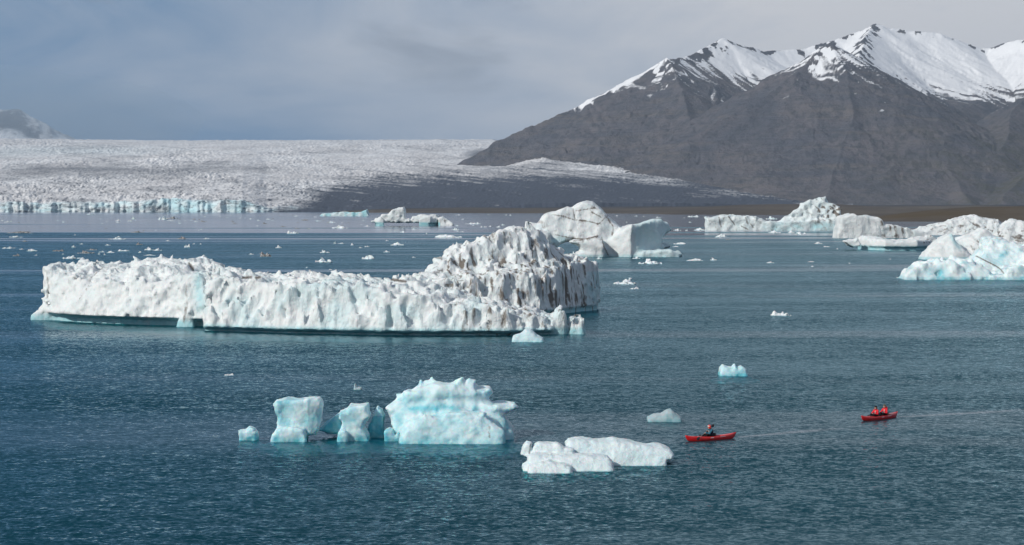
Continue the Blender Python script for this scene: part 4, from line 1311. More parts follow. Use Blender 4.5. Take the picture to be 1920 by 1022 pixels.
    b.prof([(986, 868), (994, 856), (1000, 836), (1010, 828), (1030, 830), (1044, 829), (1058, 838), (1074, 840), (1076, 848), (1060, 854), (1040, 866)], 0.5, 2.0, k=0.10, rnd=0.25, sink=False)
    b.prof([(976, 852), (981, 836), (988, 828), (996, 830), (996, 842), (990, 856)], 0.5, 1.6, k=0.06, rnd=0.16, sink=False)
    b.prof([(985, 886), (990, 872), (1030, 864), (1070, 874), (1095, 886)], -1.9, -0.2, k=0.08, rnd=0.35, batter=0.5)
    b.rough(lambda x, y, z: 0.07 * fbm(x * 1.0, y * 1.0, z * 1.0, 3) + 0.022 * fbm(x * 4, y * 4, z * 4, 3) + cups(x, y, z, 0.4, 0.03), 0.5)
    b.build('ice_floe', M_ice_floe, 'layered white ice floe with a dirt-seamed upright chip on its left end', 'ice floe', blue=lambda x, y, z, u, v: 0.6 * (1 - sstep(z, -0.05, 0.12)) + 0.1,
            dirt=lambda x, y, z, u, v: 0.75 * lines(u, v, [[(995, 833), (992, 850)]], 2.2))
    # growlers
    b = Berg.over(1248, 789, 1200, 1298, 1.4, (-1.6, 1.8), 0.05, zbot=-0.5)
    b.prof([(1208, 791), (1214, 783), (1228, 778), (1240, 776), (1250, 769), (1258, 768), (1266, 775), (1276, 782), (1288, 786), (1284, 791)], -0.9, 1.1, k=0.1, rnd=0.3, batter=0.6)
    b.rough(lambda x, y, z: 0.07 * fbm(x * 1.3, y * 1.3, z * 1.3, 4), 0.5)
    b.build('growler', M_ice_clear, 'low grey translucent ice lump with a rounded hump, behind the lone kayak bow', 'ice', blue=lambda x, y, z, u, v: 0.7 * (1 - sstep(z, 0, 0.3)))
    b = Berg.over(1378, 704, 1328, 1428, 1.9, (-2.2, 2.2), 0.065, zbot=-0.7)
    b.prof([(1344, 706), (1350, 690), (1356, 684), (1364, 688), (1372, 690), (1377, 683), (1382, 690), (1390, 687), (1398, 692), (1408, 702), (1414, 706)], -0.9, 1.3, k=0.1, rnd=0.3, batter=0.4)
    b.shelf(1330, 1424, -2.0, 1.8)
    b.rough(lambda x, y, z: 0.09 * fbm(x * 1.1, y * 1.1, z * 1.1, 4) + cups(x, y, z, 0.8, 0.15), 0.5)
    b.build('growler', M_ice_blue, 'pale teal three-humped ice chunk floating alone in open water', 'ice', blue=lambda x, y, z, u, v: 0.25 + 0.6 * (1 - sstep(z, 0, 0.4)))
    b = Berg.over(990, 640, 945, 1036, 2.2, (-2.4, 2.6), 0.085, zbot=-0.7)
    b.prof([(953, 642), (962, 630), (976, 626), (986, 618), (996, 618), (1006, 628), (1018, 634), (1028, 642)], -1.4, 1.6, k=0.1, rnd=0.35, batter=0.7)
    b.rough(lambda x, y, z: 0.12 * fbm(x * 0.9, y * 0.9, z * 0.9, 4), 0.6)
    b.build('growler', M_ice_floe, 'smooth pale wedge of ice just before the long wall iceberg right end', 'ice', blue=lambda x, y, z, u, v: 0.4 + 0.4 * (1 - sstep(z, 0, 0.4)))
    b = Berg.over(676, 730, 656, 698, 1.0, (-1.0, 1.0), 0.05, zbot=-0.4)
    b.prof([(663, 731), (664, 726), (665, 719), (669, 726), (678, 726), (686, 729), (690, 731)], -0.5, 0.5, k=0.08, rnd=0.12, batter=0.4)
    b.rough(lambda x, y, z: 0.03 * fbm(x * 2, y * 2, z * 2, 3), 0.3)
    b.build('growler', M_ice_clear, 'little clear ice lump with a spike, behind the blue icebergs', 'ice')


# ------------------------------------------------------------------ drifting pieces
LUMPS = []


def make_lumps():
    """unit pieces of drift ice: about 1 m wide, 0.3 m out of the water"""
    for i in range(10):
        b = Berg.__new__(Berg)
        b.X0, b.Y0, b.h = 0.0, 100.0, 0.035
        b.org = (-0.62, -0.5, -0.14)
        b.ax = [np.arange(-0.62, 0.64, b.h), np.arange(-0.5, 0.52, b.h), np.arange(-0.14, 0.55, b.h)]
        b.x, b.y, b.z = b.ax[0][:, None, None], b.ax[1][None, :, None], b.ax[2][None, None, :]
        b.d = np.full(tuple(len(a) for a in b.ax), 9.0)
        r = random.Random(40 + i)
        for k in range(r.randint(3, 5)):
            cx, cyy = r.uniform(-0.36, 0.36), r.uniform(-0.18, 0.18)
            rx, ry, rz = r.uniform(0.10, 0.24), r.uniform(0.12, 0.26), r.uniform(0.08, 0.36)
            e = np.sqrt(((b.x - cx) / rx) ** 2 + ((b.y - cyy) / ry) ** 2 + (b.z / rz) ** 2)
            b.put((e - 1) * min(rx, ry, rz), 0.05)
        e = np.sqrt((b.x / 0.5) ** 2 + (b.y / 0.34) ** 2 + (b.z / 0.07) ** 2)
        b.put((e - 1) * 0.06, 0.04)
        o = 7.1 * i
        b.rough(lambda x, y, z: 0.10 * fbm(x * 4 + o, y * 4, z * 4, 3) + 0.07 * (0.5 - worley(x * 5 + o, y * 5, z * 5)), 0.3)
        dr = lambda x, y, z, u, v: 0.0 * x
        LUMPS.append(b.mesh('drift_ice_%d' % i, None, lambda x, y, z, u, v: 0.5 * (1 - sstep(z, 0.0, 0.08)), smooth=True))
        me = LUMPS[-1].copy()
        n = len(me.vertices)
        co = np.zeros(n * 3, np.float32)
        me.vertices.foreach_get('co', co)
        co = co.reshape(-1, 3)
        dv = np.clip(0.15 + 0.9 * fbm(co[:, 0] * 5 + o, co[:, 1] * 5, co[:, 2] * 9, 3) + 0.5 * (co[:, 2] > 0.05), 0, 0.85)
        me.attributes['dirt'].data.foreach_set('value', dv.astype(np.float32))
        me.materials.append(M_ice_dirty)
        LUMPS[-1].materials.append(M_ice_bit)
        LUMPS.append(me)


def drift(u, v, wpx, hpx, label, group=None, dirty=False, name='drift_ice', shape=None, cat='ice'):
    X, Y = on_water(u, v)
    r = random.Random(int(u * 7 + v * 131))
    s = F / Y
    i = (r.randrange(10) if shape is None else shape) * 2 + (1 if dirty else 0)
    o = bpy.data.objects.new(name, LUMPS[i])
    col.objects.link(o)
    wd = wpx / s
    ht = max(hpx / s, 0.03)
    dep = min(wd, max(1.2, 0.7 * wd))
    o.location = (X, Y + dep * 0.35, -0.02 * ht)
    o.scale = (wd / 1.02, dep / 0.75, ht / 0.36)
    if r.random() < 0.5:
        o.rotation_euler = (0, 0, math.pi)
    tag(o, label, cat, group)
    return o


# ------------------------------------------------------------------ kayaks and paddlers
def gloss(name, color, rough=0.3, coat=0.4, var=0.12):
    m = plain(name, color, rough, 0.5, 0.15, 12.0, var)
    m.node_tree.nodes['Principled BSDF'].inputs['Coat Weight'].default_value = coat
    return m


M_hull = gloss('red_polyethylene', (0.62, 0.012, 0.014), 0.34, 0.3)
M_black = plain('black_rubber', (0.014, 0.014, 0.016), 0.55)
M_navy = plain('navy_fabric', (0.012, 0.022, 0.045), 0.75, 0.3, 0.5, 40)
M_tealf = plain('teal_fabric', (0.03, 0.14, 0.20), 0.7, 0.3, 0.5, 40)
M_redf = plain('red_fabric', (0.66, 0.018, 0.03), 0.65, 0.3, 0.5, 30)
M_white = plain('white_reflective', (0.80, 0.80, 0.78), 0.4)
M_skin = plain('skin', (0.48, 0.27, 0.20), 0.5, 0.4, 0.1, 50)
M_helm = gloss('red_helmet_shell', (0.82, 0.035, 0.012), 0.25, 0.5)
M_wool = plain('grey_brown_wool', (0.11, 0.10, 0.075), 0.9, 0.1, 0.8, 60)
M_blackf = plain('black_fabric', (0.015, 0.014, 0.016), 0.85, 0.2, 0.5, 40)
M_alu = plain('paddle_shaft_grey', (0.22, 0.21, 0.20), 0.35)
M_eye = plain('dark_eye', (0.02, 0.015, 0.012), 0.2)


def tube(p, q, r0, r1=None, n=10):
    r1 = r0 if r1 is None else r1
    p, q = Vector(p), Vector(q)
    z = (q - p).normalized()
    x = z.orthogonal().normalized()
    y = z.cross(x)
    V, Q = [], []
    for (c, r) in ((p, r0), (q, r1)):
        for i in range(n):
            a = 2 * math.pi * i / n
            V.append(c + x * (r * math.cos(a)) + y * (r * math.sin(a)))
    for i in range(n):
        j = (i + 1) % n
        Q.append((i, j, n + j, n + i))
    V += [p, q]
    T = [(j, i, 2 * n) for i, j in ((i, (i + 1) % n) for i in range(n))] + [(n + i, n + j, 2 * n + 1) for i, j in ((i, (i + 1) % n) for i in range(n))]
    return [tuple(v) for v in V], Q, T


def tube_mesh(name, segs):
    V, Q, T = [], [], []
    for s in segs:
        v, q, t = tube(*s)
        o = len(V)
        V += v
        Q += [tuple(i + o for i in f) for f in q]
        T += [tuple(i + o for i in f) for f in t]
    return mesh_from(name, V, Q, T)


def kayak(label, loc, heading, L=4.1, beam=0.74, wells=((0.0, 0.62),), group='red kayaks on the lagoon'):
    root = bpy.data.objects.new('kayak', None)
    col.objects.link(root)
    root.location = loc
    root.rotation_euler = (0, 0, heading)
    tag(root, label, 'kayak', group)
    NS, NR = 60, 28
    ts = np.linspace(0, 1, NS)
    xs = (ts - 0.5) * L

    def half(t):
        return beam / 2 * np.clip(np.sin(np.pi * np.clip(t, 0.004, 0.996)) ** 0.62, 0.03, 1)
    sheer = 0.25 + 0.13 * np.abs(2 * ts - 1) ** 3.2
    keel = -0.11 + 0.20 * np.abs(2 * ts - 1) ** 5
    V = []
    for i, t in enumerate(ts):
        w_ = half(t)
        rake = 0.16 * np.sign(t - 0.5) * np.abs(2 * t - 1) ** 6
        for k in range(NR):
            a = 2 * math.pi * k / NR
            c, s_ = math.cos(a), math.sin(a)
            if s_ <= 0:      # hull bottom, fuller at the bilge
                y = w_ * np.sign(c) * abs(c) ** 0.55
                z = sheer[i] + (sheer[i] - keel[i]) * (-abs(s_) ** 0.8)
                x = xs[i] - rake * (abs(s_))
            else:            # crowned deck
                y = w_ * np.sign(c) * abs(c) ** 0.85
                z = sheer[i] + 0.045 * abs(s_) ** 1.2
                for (wx, wl) in wells:
                    dd = np.clip(1 - (abs(xs[i] - wx) / wl) ** 4, 0, 1)
                    z -= 0.15 * dd * sstep(1 - abs(y) / max(w_, 1e-4), 0.12, 0.30)
                x = xs[i]
            V.append((x, y, z))
    idx = np.arange(NS * NR).reshape(NS, NR)
    Q = []
    for i in range(NS - 1):
        for k in range(NR):
            k2 = (k + 1) % NR
            Q.append((idx[i, k], idx[i + 1, k], idx[i + 1, k2], idx[i, k2]))
    V += [(xs[0], 0, sheer[0]), (xs[-1], 0, sheer[-1])]
    n = NS * NR
    T = [(idx[0, k], idx[0, (k + 1) % NR], n) for k in range(NR)] + [(idx[-1, (k + 1) % NR], idx[-1, k], n + 1) for k in range(NR)]
    obj('hull', mesh_from('kayak_hull', V, Q, T), M_hull, root)
    for (wx, wl) in wells:
        # padded seat with backrest
        s = []
        for t in np.linspace(-0.17, 0.17, 6):
            s.append(((wx - 0.10 + 0.0, t, 0.185), (wx + 0.22, t, 0.19), 0.035, 0.035))
        obj('seat', tube_mesh('seat', s), M_black, root)
        s = [((wx - 0.17, t, 0.18), (wx - 0.25, t * 1.05, 0.46), 0.032, 0.026) for t in np.linspace(-0.18, 0.18, 6)]
        obj('backrest', tube_mesh('backrest', s), M_black, root)
        for sd_ in (-1, 1):
            obj('foot_brace', tube_mesh('foot_brace', [((wx + 0.86, sd_ * 0.10, 0.19), (wx + 0.93, sd_ * 0.17, 0.28), 0.03, 0.03)]), M_black, root)
    for e in (-1, 1):
        x = e * (L / 2 - 0.16)
        obj('carry_handle', tube_mesh('carry_handle', [((x - 0.07, -0.02, 0.405), (x + 0.07, 0.02, 0.405), 0.018, 0.018)]), M_black, root)
    # oval hatch on the foredeck
    hx = max(w_[0] for w_ in wells) + 1.32
    if hx < L / 2 - 0.35:
        obj('hatch', tube_mesh('hatch', [((hx, 0, 0.30), (hx, 0, 0.345), 0.11, 0.10, 18)]), M_black, root)

    # pale lettering strips along both sides
    def strip(xa, xb, zt, zb):
        for sgn in (1, -1):
            P = []
            for x in np.linspace(xa, xb, 9):
                t = x / L + 0.5
                y = half(t) * 1.0 + 0.004
                sh = 0.25 + 0.13 * abs(2 * t - 1) ** 3.2
                P += [(x, sgn * (y - 0.002), sh - zt), (x, sgn * (y - 0.006), sh - zb)]
            q = [(2 * i, 2 * i + 1, 2 * i + 3, 2 * i + 2) for i in range(8)]
            obj('lettering_strip', mesh_from('strip', P, q), M_white, root)
    strip(-0.02, 0.26, 0.035, 0.085)
    strip(-1.02, -0.55, 0.022, 0.055)
    return root


def sdf_mesh(name, caps, h, k, box, offset=0.0):
    b = Berg.__new__(Berg)
    b.X0, b.Y0, b.h = 0.0, 100.0, h
    b.org = (box[0][0], box[1][0], box[2][0])
    b.ax = [np.arange(a[0], a[1] + h, h) for a in box]
    b.x, b.y, b.z = b.ax[0][:, None, None], b.ax[1][None, :, None], b.ax[2][None, None, :]
    b.d = np.full(tuple(len(a) for a in b.ax), 5.0)
    for c in caps:
        kk = c[4] if len(c) > 4 else k
        b.capsule(c[0], c[1], c[2] + offset, c[3] + offset, kk)
    V, Q = surface_nets(b.d, b.org, h)
    return mesh_from(name, V, Q)


def person(label, root_loc, heading, jacket, hands, lean=0.0, head_kind='helmet', vest=None, hood=False, shaft=None):
    """seated paddler facing local +x; origin on the seat"""
    root = bpy.data.objects.new('person', None)
    col.objects.link(root)
    root.location = root_loc
    root.rotation_euler = (0, 0, heading)
    tag(root, label, 'person', 'paddlers in the red kayaks')
    L = lean
    pel, wai, che, nck = (0, 0, .11), (0.01 + .2 * L, 0, .26), (0.02 + .55 * L, 0, .42), (0.04 + .9 * L, 0, .575)
    hd = (0.075 + 1.15 * L, 0, .715)
    caps_t = [(pel, wai, .135, .118), (wai, che, .118, .135), (che, (che[0] + .01, 0, .50), .135, .10)]
    arms, handc, sleeves, legs, boots = [], [], [], [], []
    for sg, hp in ((1, hands[0]), (-1, hands[1])):
        sh = (che[0] + .02, sg * .165, .50)
        mid = np.array([(sh[0] + hp[0]) / 2 - .02, (sh[1] + hp[1]) / 2 + sg * .13, (sh[2] + hp[2]) / 2 - .12])
        hpv = np.array(hp)
        wr = hpv - 0.075 * (hpv - mid) / np.linalg.norm(hpv - mid)
        arms += [((che[0], sg * .08, .50), sh, .075, .062), (sh, mid, .055, .044), (mid, wr, .042, .028)]
        sleeves += [((che[0], sg * .08, .50), sh, .082, .072), (sh, mid, .067, .056), (mid, wr, .055, .042)]
        # palm, four fingers closing round the grip, thumb from the side of the palm
        d = (hpv - wr) / np.linalg.norm(hpv - wr)
        ax = np.array(shaft[1]) - np.array(shaft[0]) if shaft else np.array([0.2, sg * 1.0, 0.0])
        ax = ax - d * (ax @ d)
        ax = ax / np.linalg.norm(ax)
        nn = np.cross(d, ax)
        if nn[2] > 0:
            nn = -nn
        kn = wr + d * .065
        handc += [(wr, wr + d * .02, .026, .030, .01), (wr + ax * -.022 + d * .01, kn - ax * .026, .018, .017, .012), (wr + ax * .022 + d * .01, kn + ax * .026, .018, .017, .012)]
        for i, (o, ln) in enumerate(((-.033, .030), (-.011, .036), (.011, .034), (.033, .027))):
            a0 = kn + ax * o
            a1 = a0 + d * ln * .8 + nn * .012
            a2 = a1 + nn * ln * .9 - d * .004
            a3 = a2 - d * ln * .7 + nn * .004
            handc += [(a0, a1, .0105, .0100, .004), (a1, a2, .0100, .0092, .004), (a2, a3, .0092, .0084, .004)]
        tb = wr + d * .018 - ax * sg * .030
        t1 = tb - ax * sg * .022 + d * .026 + nn * .010
        t2 = t1 + d * .018 + nn * .026 + ax * sg * .012
        handc += [(tb, t1, .014, .0115, .008), (t1, t2, .0115, .0095, .004)]
        hip, kne, ank, toe = (0.03, sg * .085, .09), (.43, sg * .15, .235), (.80, sg * .125, .075), (.86, sg * .135, .20)
        legs += [(hip, kne, .088, .062), (kne, ank, .060, .042)]
        boots += [(ank, toe, .046, .036), ((.77, sg * .125, .08), ank, .05, .05)]
    head = [(nck, (hd[0] - .01, 0, hd[2] - .07), .055, .052), (hd, (hd[0] - .015, 0, hd[2] + .025), .088, .090),
            ((hd[0] + .025, 0, hd[2] - .055), (hd[0] + .045, 0, hd[2] - .085), .058, .040),
            ((hd[0] + .088, 0, hd[2] + .005), (hd[0] + .104, 0, hd[2] - .028), .010, .015, .008),
            ((hd[0] + .072, -.020, hd[2] - .066), (hd[0] + .072, .020, hd[2] - .066), .010, .010, .006)]
    for sg in (-1, 1):
        head.append(((hd[0] - .01, sg * .088, hd[2] - .02), (hd[0] - .005, sg * .094, hd[2] + .015), .016, .018, .006))
    box = ((-.24, 1.02), (-.42, .42), (-.06, .98))
    obj('body', sdf_mesh('body', caps_t + arms + legs + boots + head + handc, .0105, .03, box), M_skin, root)
    for sg in (-1, 1):
        obj('eye', tube_mesh('eye', [((hd[0] + .074, sg * .032, hd[2] + .012), (hd[0] + .083, sg * .033, hd[2] + .012), .012, .008)]), M_eye, root)
    j = obj('jacket', sdf_mesh('jacket', [(a, b_, r + .022, q + .022) for a, b_, r, q in caps_t] + sleeves + [((nck[0] - .01, 0, .53), (nck[0], 0, .575), .082, .066)], .014, .04, box), jacket, root)
    obj('trousers', sdf_mesh('trousers', [(pel, (0.01, 0, .17), .16, .145)] + [(a, b_, r + .018, q + .016) for a, b_, r, q in legs], .014, .03, box), M_blackf, root)
    for i in (0, 2):
        obj('boot', sdf_mesh('boot', [(a, b_, r + .012, q + .012) for a, b_, r, q in boots[i:i + 2]], .012, .02, box), M_black, root)
    if vest is not None:
        obj('life_vest', sdf_mesh('life_vest', [((-.01 + .2 * L, 0, .24), (che[0], 0, .44), .165, .178), ((che[0] - .02, -.085, .48), (che[0] - .02, .085, .48), .10, .10)], .014, .04, box), vest, root)
    # reflective patches on chest and sleeve
    fx = che[0] + .158
    for zc, yc in ((.47, .05), (.40, .06), (.30, .07)):
        V = [(fx + .035 + o, yc + a, zc + c) for o in (0, -.03) for a, c in ((-.035, -.02), (.035, -.02), (.035, .02), (-.035, .02))]
        Q = [(0, 1, 2, 3), (7, 6, 5, 4), (0, 4, 5, 1), (1, 5, 6, 2), (2, 6, 7, 3), (3, 7, 4, 0)]
        obj('reflective_patch', mesh_from('patch', V, Q, smooth=False), M_white, j)
    if hood:
        obj('hood', sdf_mesh('hood', [((nck[0] - .13, -.07, .60), (nck[0] - .13, .07, .60), .075, .075), ((nck[0] - .12, 0, .66), (nck[0] - .10, 0, .60), .085, .09)], .013, .04, box), jacket, root)
    if head_kind == 'helmet':
        # shell open at the face, with a pale front panel and peak
        h = obj('helmet', sdf_mesh('helmet', [((hd[0] - .025, 0, hd[2] + .015), (hd[0] - .012, 0, hd[2] + .05), .118, .113), ((hd[0] - .05, -.03, hd[2] - .04), (hd[0] - .05, .03, hd[2] - .04), .085, .085)], .012, .03, box), M_helm, root)
        obj('front_panel', sdf_mesh('front_panel', [((hd[0] + .055, -.05, hd[2] + .062), (hd[0] + .055, .05, hd[2] + .062), .048, .048)], .010, .02, box), M_white, h)
        obj('visor', sdf_mesh('visor', [((hd[0] + .085, -.05, hd[2] + .038), (hd[0] + .085, .05, hd[2] + .038), .018, .018), ((hd[0] + .11, -.03, hd[2] + .03), (hd[0] + .11, .03, hd[2] + .03), .012, .012)], .008, .02, box), M_black, h)
    else:
        m = M_wool if head_kind == 'beanie' else M_blackf
        obj('knitted_hat', sdf_mesh('knitted_hat', [((hd[0] - .022, 0, hd[2] + .045), (hd[0] - .018, 0, hd[2] + .065), .104, .098), ((hd[0] - .05, -.03, hd[2] + .0), (hd[0] - .05, .03, hd[2] + .0), .075, .075)], .012, .03, box), m, root)
        if head_kind == 'dark':
            obj('hair', sdf_mesh('hair', [((hd[0] - .06, -.04, hd[2] - .02), (hd[0] - .06, .04, hd[2] - .02), .07, .07), ((hd[0] - .06, 0, hd[2] - .04), (hd[0] - .06, 0, .58), .07, .075)], .012, .03, box), M_blackf, root)
            obj('neck_gaiter', sdf_mesh('neck_gaiter', [((nck[0], 0, .57), (nck[0] + .03, 0, .635), .074, .070)], .012, .03, box), M_blackf, root)
    return root


def paddle(label, origin, heading, a, b):
    root = bpy.data.objects.new('paddle', None)
    col.objects.link(root)
    root.location = origin
    root.rotation_euler = (0, 0, heading)
    tag(root, label, 'paddle')
    obj('shaft', tube_mesh('shaft', [(a, b, .015, .015)]), M_alu, root)
    a, b = Vector(a), Vector(b)
    for p, q in ((a, b), (b, a)):
        d = (p - q).normalized()
        s = d.cross(Vector((0.2, 1, 0.4))).normalized()
        n = d.cross(s)
        V, Q = [], []
        prof = [(0, .012), (.06, .05), (.16, .085), (.30, .092), (.40, .075), (.45, .03)]
        for f in (1, -1):
            for t, wd in prof:
                for e in (-1, 0, 1):
                    V.append(tuple(p + d * (t - .02) + s * (wd * e) + n * (f * .007 + .014 * abs(e))))
        m = len(prof)
        for f in range(2):
            for i in range(m - 1):
                for e in range(2):
                    o = f * 3 * m + i * 3 + e
                    q4 = (o, o + 1, o + 4, o + 3)
                    Q.append(q4 if f == 0 else q4[::-1])
        o2 = 3 * m
        for i in range(m - 1):
            Q.append((i * 3, i * 3 + 3, o2 + i * 3 + 3, o2 + i * 3))
            Q.append((i * 3 + 2, o2 + i * 3 + 2, o2 + i * 3 + 5, i * 3 + 5))
        Q.append((0, o2, o2 + 1, 1))
        Q.append((1, o2 + 1, o2 + 2, 2))
        e_ = (m - 1) * 3
        Q.append((e_, e_ + 1, o2 + e_ + 1, o2 + e_))
        Q.append((e_ + 1, e_ + 2, o2 + e_ + 2, o2 + e_ + 1))
        obj('blade', mesh_from('blade', V, Q), M_black, root)
    return root


def boats():
    def place(ub, vb, us_, vs_):
        a, b = np.array(on_water(ub, vb)), np.array(on_water(us_, vs_))
        h = math.atan2(a[1] - b[1], a[0] - b[0])
        return (a + b) / 2, h, np.hypot(*(a - b))

    def seat(mid, h, x, z):
        return (mid[0] + math.cos(h) * x, mid[1] + math.sin(h) * x, z)
    mid, h, L = place(1285, 828, 1380, 821.5)
    kayak('red single kayak with one helmeted paddler, nearest the white floe', (mid[0], mid[1], 0.0), h, L, 0.72, ((-0.05, 0.66),))
    sp = seat(mid, h, -0.05, 0.165)
    a, b = (1.18, .34, .12), (-.30, -.46, .66)
    sh = lambda t: tuple(np.array(a) * (1 - t) + np.array(b) * t)
    person('paddler in a red helmet and dark teal jacket holding a paddle in the single kayak', sp, h, M_tealf, (sh(.42), sh(.60)), 0.10, 'helmet', vest=M_navy, shaft=(a, b))
    paddle('dark-bladed kayak paddle held by the helmeted paddler', sp, h, a, b)
    mid, h, L = place(1615, 790, 1683, 781.5)
    kayak('red tandem kayak carrying two paddlers in red jackets', (mid[0], mid[1], 0.0), h, L, 0.80, ((0.52, 0.52), (-0.62, 0.52)))
    person('front tandem paddler in a red jacket and black headwear', seat(mid, h, 0.42, 0.165), h, M_redf, ((.36, .10, .30), (.36, -.10, .30)), 0.02, 'dark')
    person('rear tandem paddler in a red hooded jacket and grey-brown hat', seat(mid, h, -0.72, 0.19), h, M_redf, ((.40, .12, .27), (.40, -.12, .27)), 0.04, 'beanie', hood=True)


def drift_field():
    make_lumps()
    # pieces one can single out
    single = [
        (1172, 533, 36, 11, 'white ice chunk with a knob on top, right of the long iceberg peak', 0),
        (1190, 542, 15, 5, 'small low ice chip just below the knobbed white chunk', 0),
        (1220, 495, 37, 9, 'mint-white floating ice chunk just below the arch iceberg fin', 0),
        (1303, 489, 26, 5, 'curved low ice fragment with two raised ends, right of the arch iceberg', 0),
        (1338, 488, 10, 5, 'tiny white ice cube right of the curved fragment', 0),
        (1352, 445, 18, 8, 'three-pointed pale ice chunk in front of the striped low slab', 0),
        (1465, 592, 32, 8, 'greyish half-sunken ice lump alone in the open right water', 0),
        (690, 486, 20, 9, 'white cone-shaped ice chunk left of the streaked peak', 0),
        (607, 492, 27, 7, 'two-humped white ice chunk above the long wall iceberg', 0),
        (609, 474, 16, 5, 'small ragged ice chip above the two-humped chunk', 0),
        (840, 446, 44, 7, 'flat mint-green ice slab left of the streaked peak skyline', 0),
        (745, 460, 22, 5, 'low white ice chunk with a small companion below the shelf iceberg', 0),
        (853, 431, 12, 4, 'small bright ice chip right of the shelf iceberg base', 0),
        (380, 489, 34, 9, 'pale drifting ice slab with a lump on its right end, above the left block', 0),
        (135, 485, 28, 6, 'translucent log-shaped ice piece above the left block of the long iceberg', 0),
        (549, 438, 20, 5, 'mint ice chip at the near edge of the pale calm water', 0),
        (636, 428, 26, 5, 'smooth white ice hump in pale water below the low turquoise iceberg', 0),
        (498, 481, 19, 8, 'white and dirty ice lump in mid-lagoon left of the two-humped chunk', 1),
        (36, 437, 40, 4, 'long flat dirty ice floe near the left edge', 1),
        (160, 475, 26, 5, 'dirty ice floe, largest of the brown cluster at left', 1),
        (59, 471, 16, 5, 'white ice chip with a peak, left of the brown cluster', 0),
        (30, 480, 12, 5, 'small greyish peaked ice lump at far left', 1),
        (217, 449, 28, 4, 'thin white double ice chip in the left mid-lagoon', 0),
        (341, 448, 15, 4, 'white ice chip with a brown right end in a dark water band', 1),
        (350, 464, 10, 6, 'little hook-shaped white ice piece', 0),
        (278, 469, 14, 5, 'left one of two neighbouring white ice chips in the left mid-lagoon', 0),
        (296, 470, 13, 5, 'right one of two neighbouring white ice chips in the left mid-lagoon', 0),
        (261, 459, 11, 5, 'small dirty white ice lump above the two neighbouring chips', 1),
        (305, 412, 15, 6, 'bright white ice lump in pale water before the glacier cliff', 0),
        (322, 410, 18, 4, 'black-stained ice strip touching the bright lump before the glacier cliff', 1),
        (249, 411, 6, 6, 'small upright bright ice lump before the glacier cliff', 0),
        (12, 417, 9, 4, 'white ice pair piece near the left edge below the glacier cliff', 0),
        (1193, 485, 12, 4, 'white ice chip at the waterline of the arch iceberg', 0),
        (1275, 458, 19, 4, 'thin white ice chip behind the tip of the arch iceberg fin', 0),
        (1313, 432, 20, 4, 'pale ice chip at the left end of the rubble iceberg', 0),
        (1503, 440, 16, 5, 'white ice chip in front of the rubble iceberg shelf', 0),
        (1453, 437, 20, 4, 'low pale ice strip in front of the rubble iceberg shelf', 0),
        (428, 704, 16, 3, 'faint sunken ice sliver in the open left water', 0),
        (1300, 407, 18, 3, 'white ice strip along the far brown shore', 0),
        (1447, 411, 17, 5, 'white ice piece behind the low middle of the rubble iceberg', 0),
        (884, 420, 22, 3, 'string of low white ice right of the shelf iceberg', 0),
    ]
    for u, v, a, c, lab, d in single:
        drift(u, v, a, c, lab, dirty=bool(d))
    # small pieces nothing tells apart, by stretch of water
    near = [(15, 466, 20, 3, 0), (40, 468, 7, 2, 0), (67, 479, 5, 2, 0), (107, 471, 20, 3, 1), (138, 464, 6, 5, 0), (190, 473, 10, 3, 0), (207, 474, 13, 3, 0), (196, 478, 3, 3, 0), (232, 471, 20, 3, 0), (118, 477, 3, 2, 0),
            (152, 458, 6, 2, 0), (202, 460, 9, 2, 0), (185, 477, 4, 3, 0), (30, 445, 20, 3, 0), (46, 453, 9, 2, 1), (315, 452, 7, 2, 0), (262, 474, 5, 4, 0), (280, 479, 20, 1.5, 0), (387, 448, 9, 2, 0), (363, 458, 4, 3, 0), (376, 458, 3, 2, 0),
            (471, 477, 8, 2, 0), (522, 465, 9, 5, 0), (628, 457, 4, 4, 0), (639, 457, 10, 2, 0), (660, 460, 5, 4, 0), (575, 502, 3, 2, 0), (258, 436, 20, 3, 1), (170, 469, 16, 3, 1), (222, 445, 6, 2, 0), (140, 441, 4, 2, 0), (490, 476, 8, 3, 1),
            (688, 463, 8, 2, 0), (676, 465, 6, 2, 0), (725, 473, 10, 3, 0), (776, 483, 6, 2, 0), (755, 436, 9, 3, 0), (775, 430, 5, 2, 0), (800, 439, 3, 3, 0), (726, 452, 6, 2, 0), (867, 435, 6, 1.5, 0), (858, 434, 5, 1.5, 0), (741, 434, 4, 2, 0)]
    for u, v, a, c, d in near:
        drift(u, v, a, c, 'tiny ice scrap adrift in the blue rippled water of the left mid-lagoon', 'ice scraps in the left mid-lagoon', bool(d))
    r = random.Random(5)
    far = [(170, 402.5, 16, 2, 0), (222, 415, 9, 4, 0), (222, 417.5, 8, 1.5, 0), (4, 414, 4, 2, 0), (20, 416, 4, 3, 0), (119, 417, 4, 3, 0), (244, 415, 9, 2, 0), (367, 416, 6, 2, 0), (380, 416, 11, 2.5, 1), (320, 414, 14, 1.5, 0), (337, 419, 5, 2, 0), (364, 411.5, 6, 1.5, 1),
           (440, 419, 9, 1.5, 1), (470, 411, 4, 2, 0), (571, 413.5, 13, 2.5, 1), (596, 414.5, 10, 1.5, 0), (620, 417.5, 14, 3, 0), (654, 418, 5, 1.5, 1), (688, 424.5, 9, 2, 0), (497, 419.5, 8, 3, 1), (530, 425.5, 9, 2, 1), (557, 428.5, 8, 1.5, 1), (503, 411.5, 8, 2, 0),
           (579, 429.5, 4, 1.5, 1), (612, 404.5, 8, 2, 1), (485, 414, 6, 2, 0)]
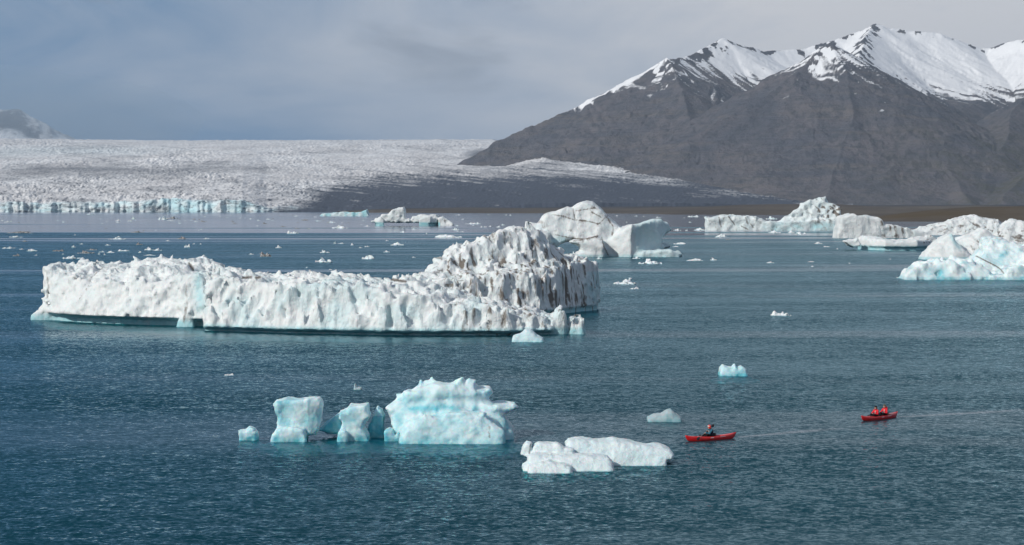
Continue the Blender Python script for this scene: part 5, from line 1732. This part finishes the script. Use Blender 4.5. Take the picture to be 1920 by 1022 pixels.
    for k in range(60):
        u = r.uniform(0, 700)
        v = r.choice([r.uniform(402, 420), r.uniform(405, 434)])
        far.append((u, v, r.uniform(1.5, 6), r.uniform(0.7, 1.8), 1 if r.random() < 0.45 else 0))
    for u, v, a, c, d in far:
        drift(u, v, a, c, 'tiny ice fragment in the pale calm water before the glacier front', 'ice fragments before the glacier front', bool(d))
    mid = [(896, 420, 9, 3, 0), (887, 423, 4, 2, 0), (857, 423.5, 5, 2, 0), (903, 426, 5, 2, 0), (910, 426, 5, 2, 0), (919, 425, 4, 2, 0), (935, 426, 7, 3, 0), (943, 422, 6, 2, 0), (858, 403.5, 9, 2, 0), (867, 411.5, 4, 1.5, 0), (949, 403.5, 3, 1.5, 0), (957, 404, 3, 2, 0), (916, 403, 3, 1, 0),
           (1157, 405, 4, 1.5, 0), (1192, 405.5, 6, 2, 0), (1207, 406, 3, 1, 0), (1235, 408, 9, 2, 0), (1293, 406.5, 7, 2, 0), (1325, 407, 9, 1.5, 0), (1343, 406.5, 8, 2.5, 0), (1356, 407, 8, 2, 0), (1294, 417, 5, 1.5, 0), (1175, 417, 2, 2, 0), (1283, 409, 2, 1.5, 0)]
    for u, v, a, c, d in mid:
        drift(u, v, a, c, 'tiny white ice speck along the far brown shore', 'ice specks along the far shore')
    right = [(1535, 457, 12, 3, 0), (1551, 463, 11, 1.5, 0), (1570, 467, 3, 1.5, 0), (1445, 493, 12, 3, 0), (1523, 500, 4, 2, 0), (1521, 491, 10, 1, 0), (1484, 437, 10, 5, 0), (1496, 436.5, 6, 2, 0), (1366, 449.5, 9, 1.5, 1), (1270, 432, 12, 3, 0), (1287, 432.5, 4, 2, 0), (1267, 463, 10, 2, 0), (1124, 486, 9, 4, 0), (1593, 494, 3, 1.2, 0), (1669, 486, 3, 1, 0)]
    for u, v, a, c, d in right:
        drift(u, v, a, c, 'tiny ice crumb floating in the water between the arch iceberg and the right-hand icebergs', 'ice crumbs in the right mid-lagoon', bool(d))


main_berg()
arch_berg()
far_right_bergs()
far_left_bergs()
foreground_bergs()
boats()
drift_field()
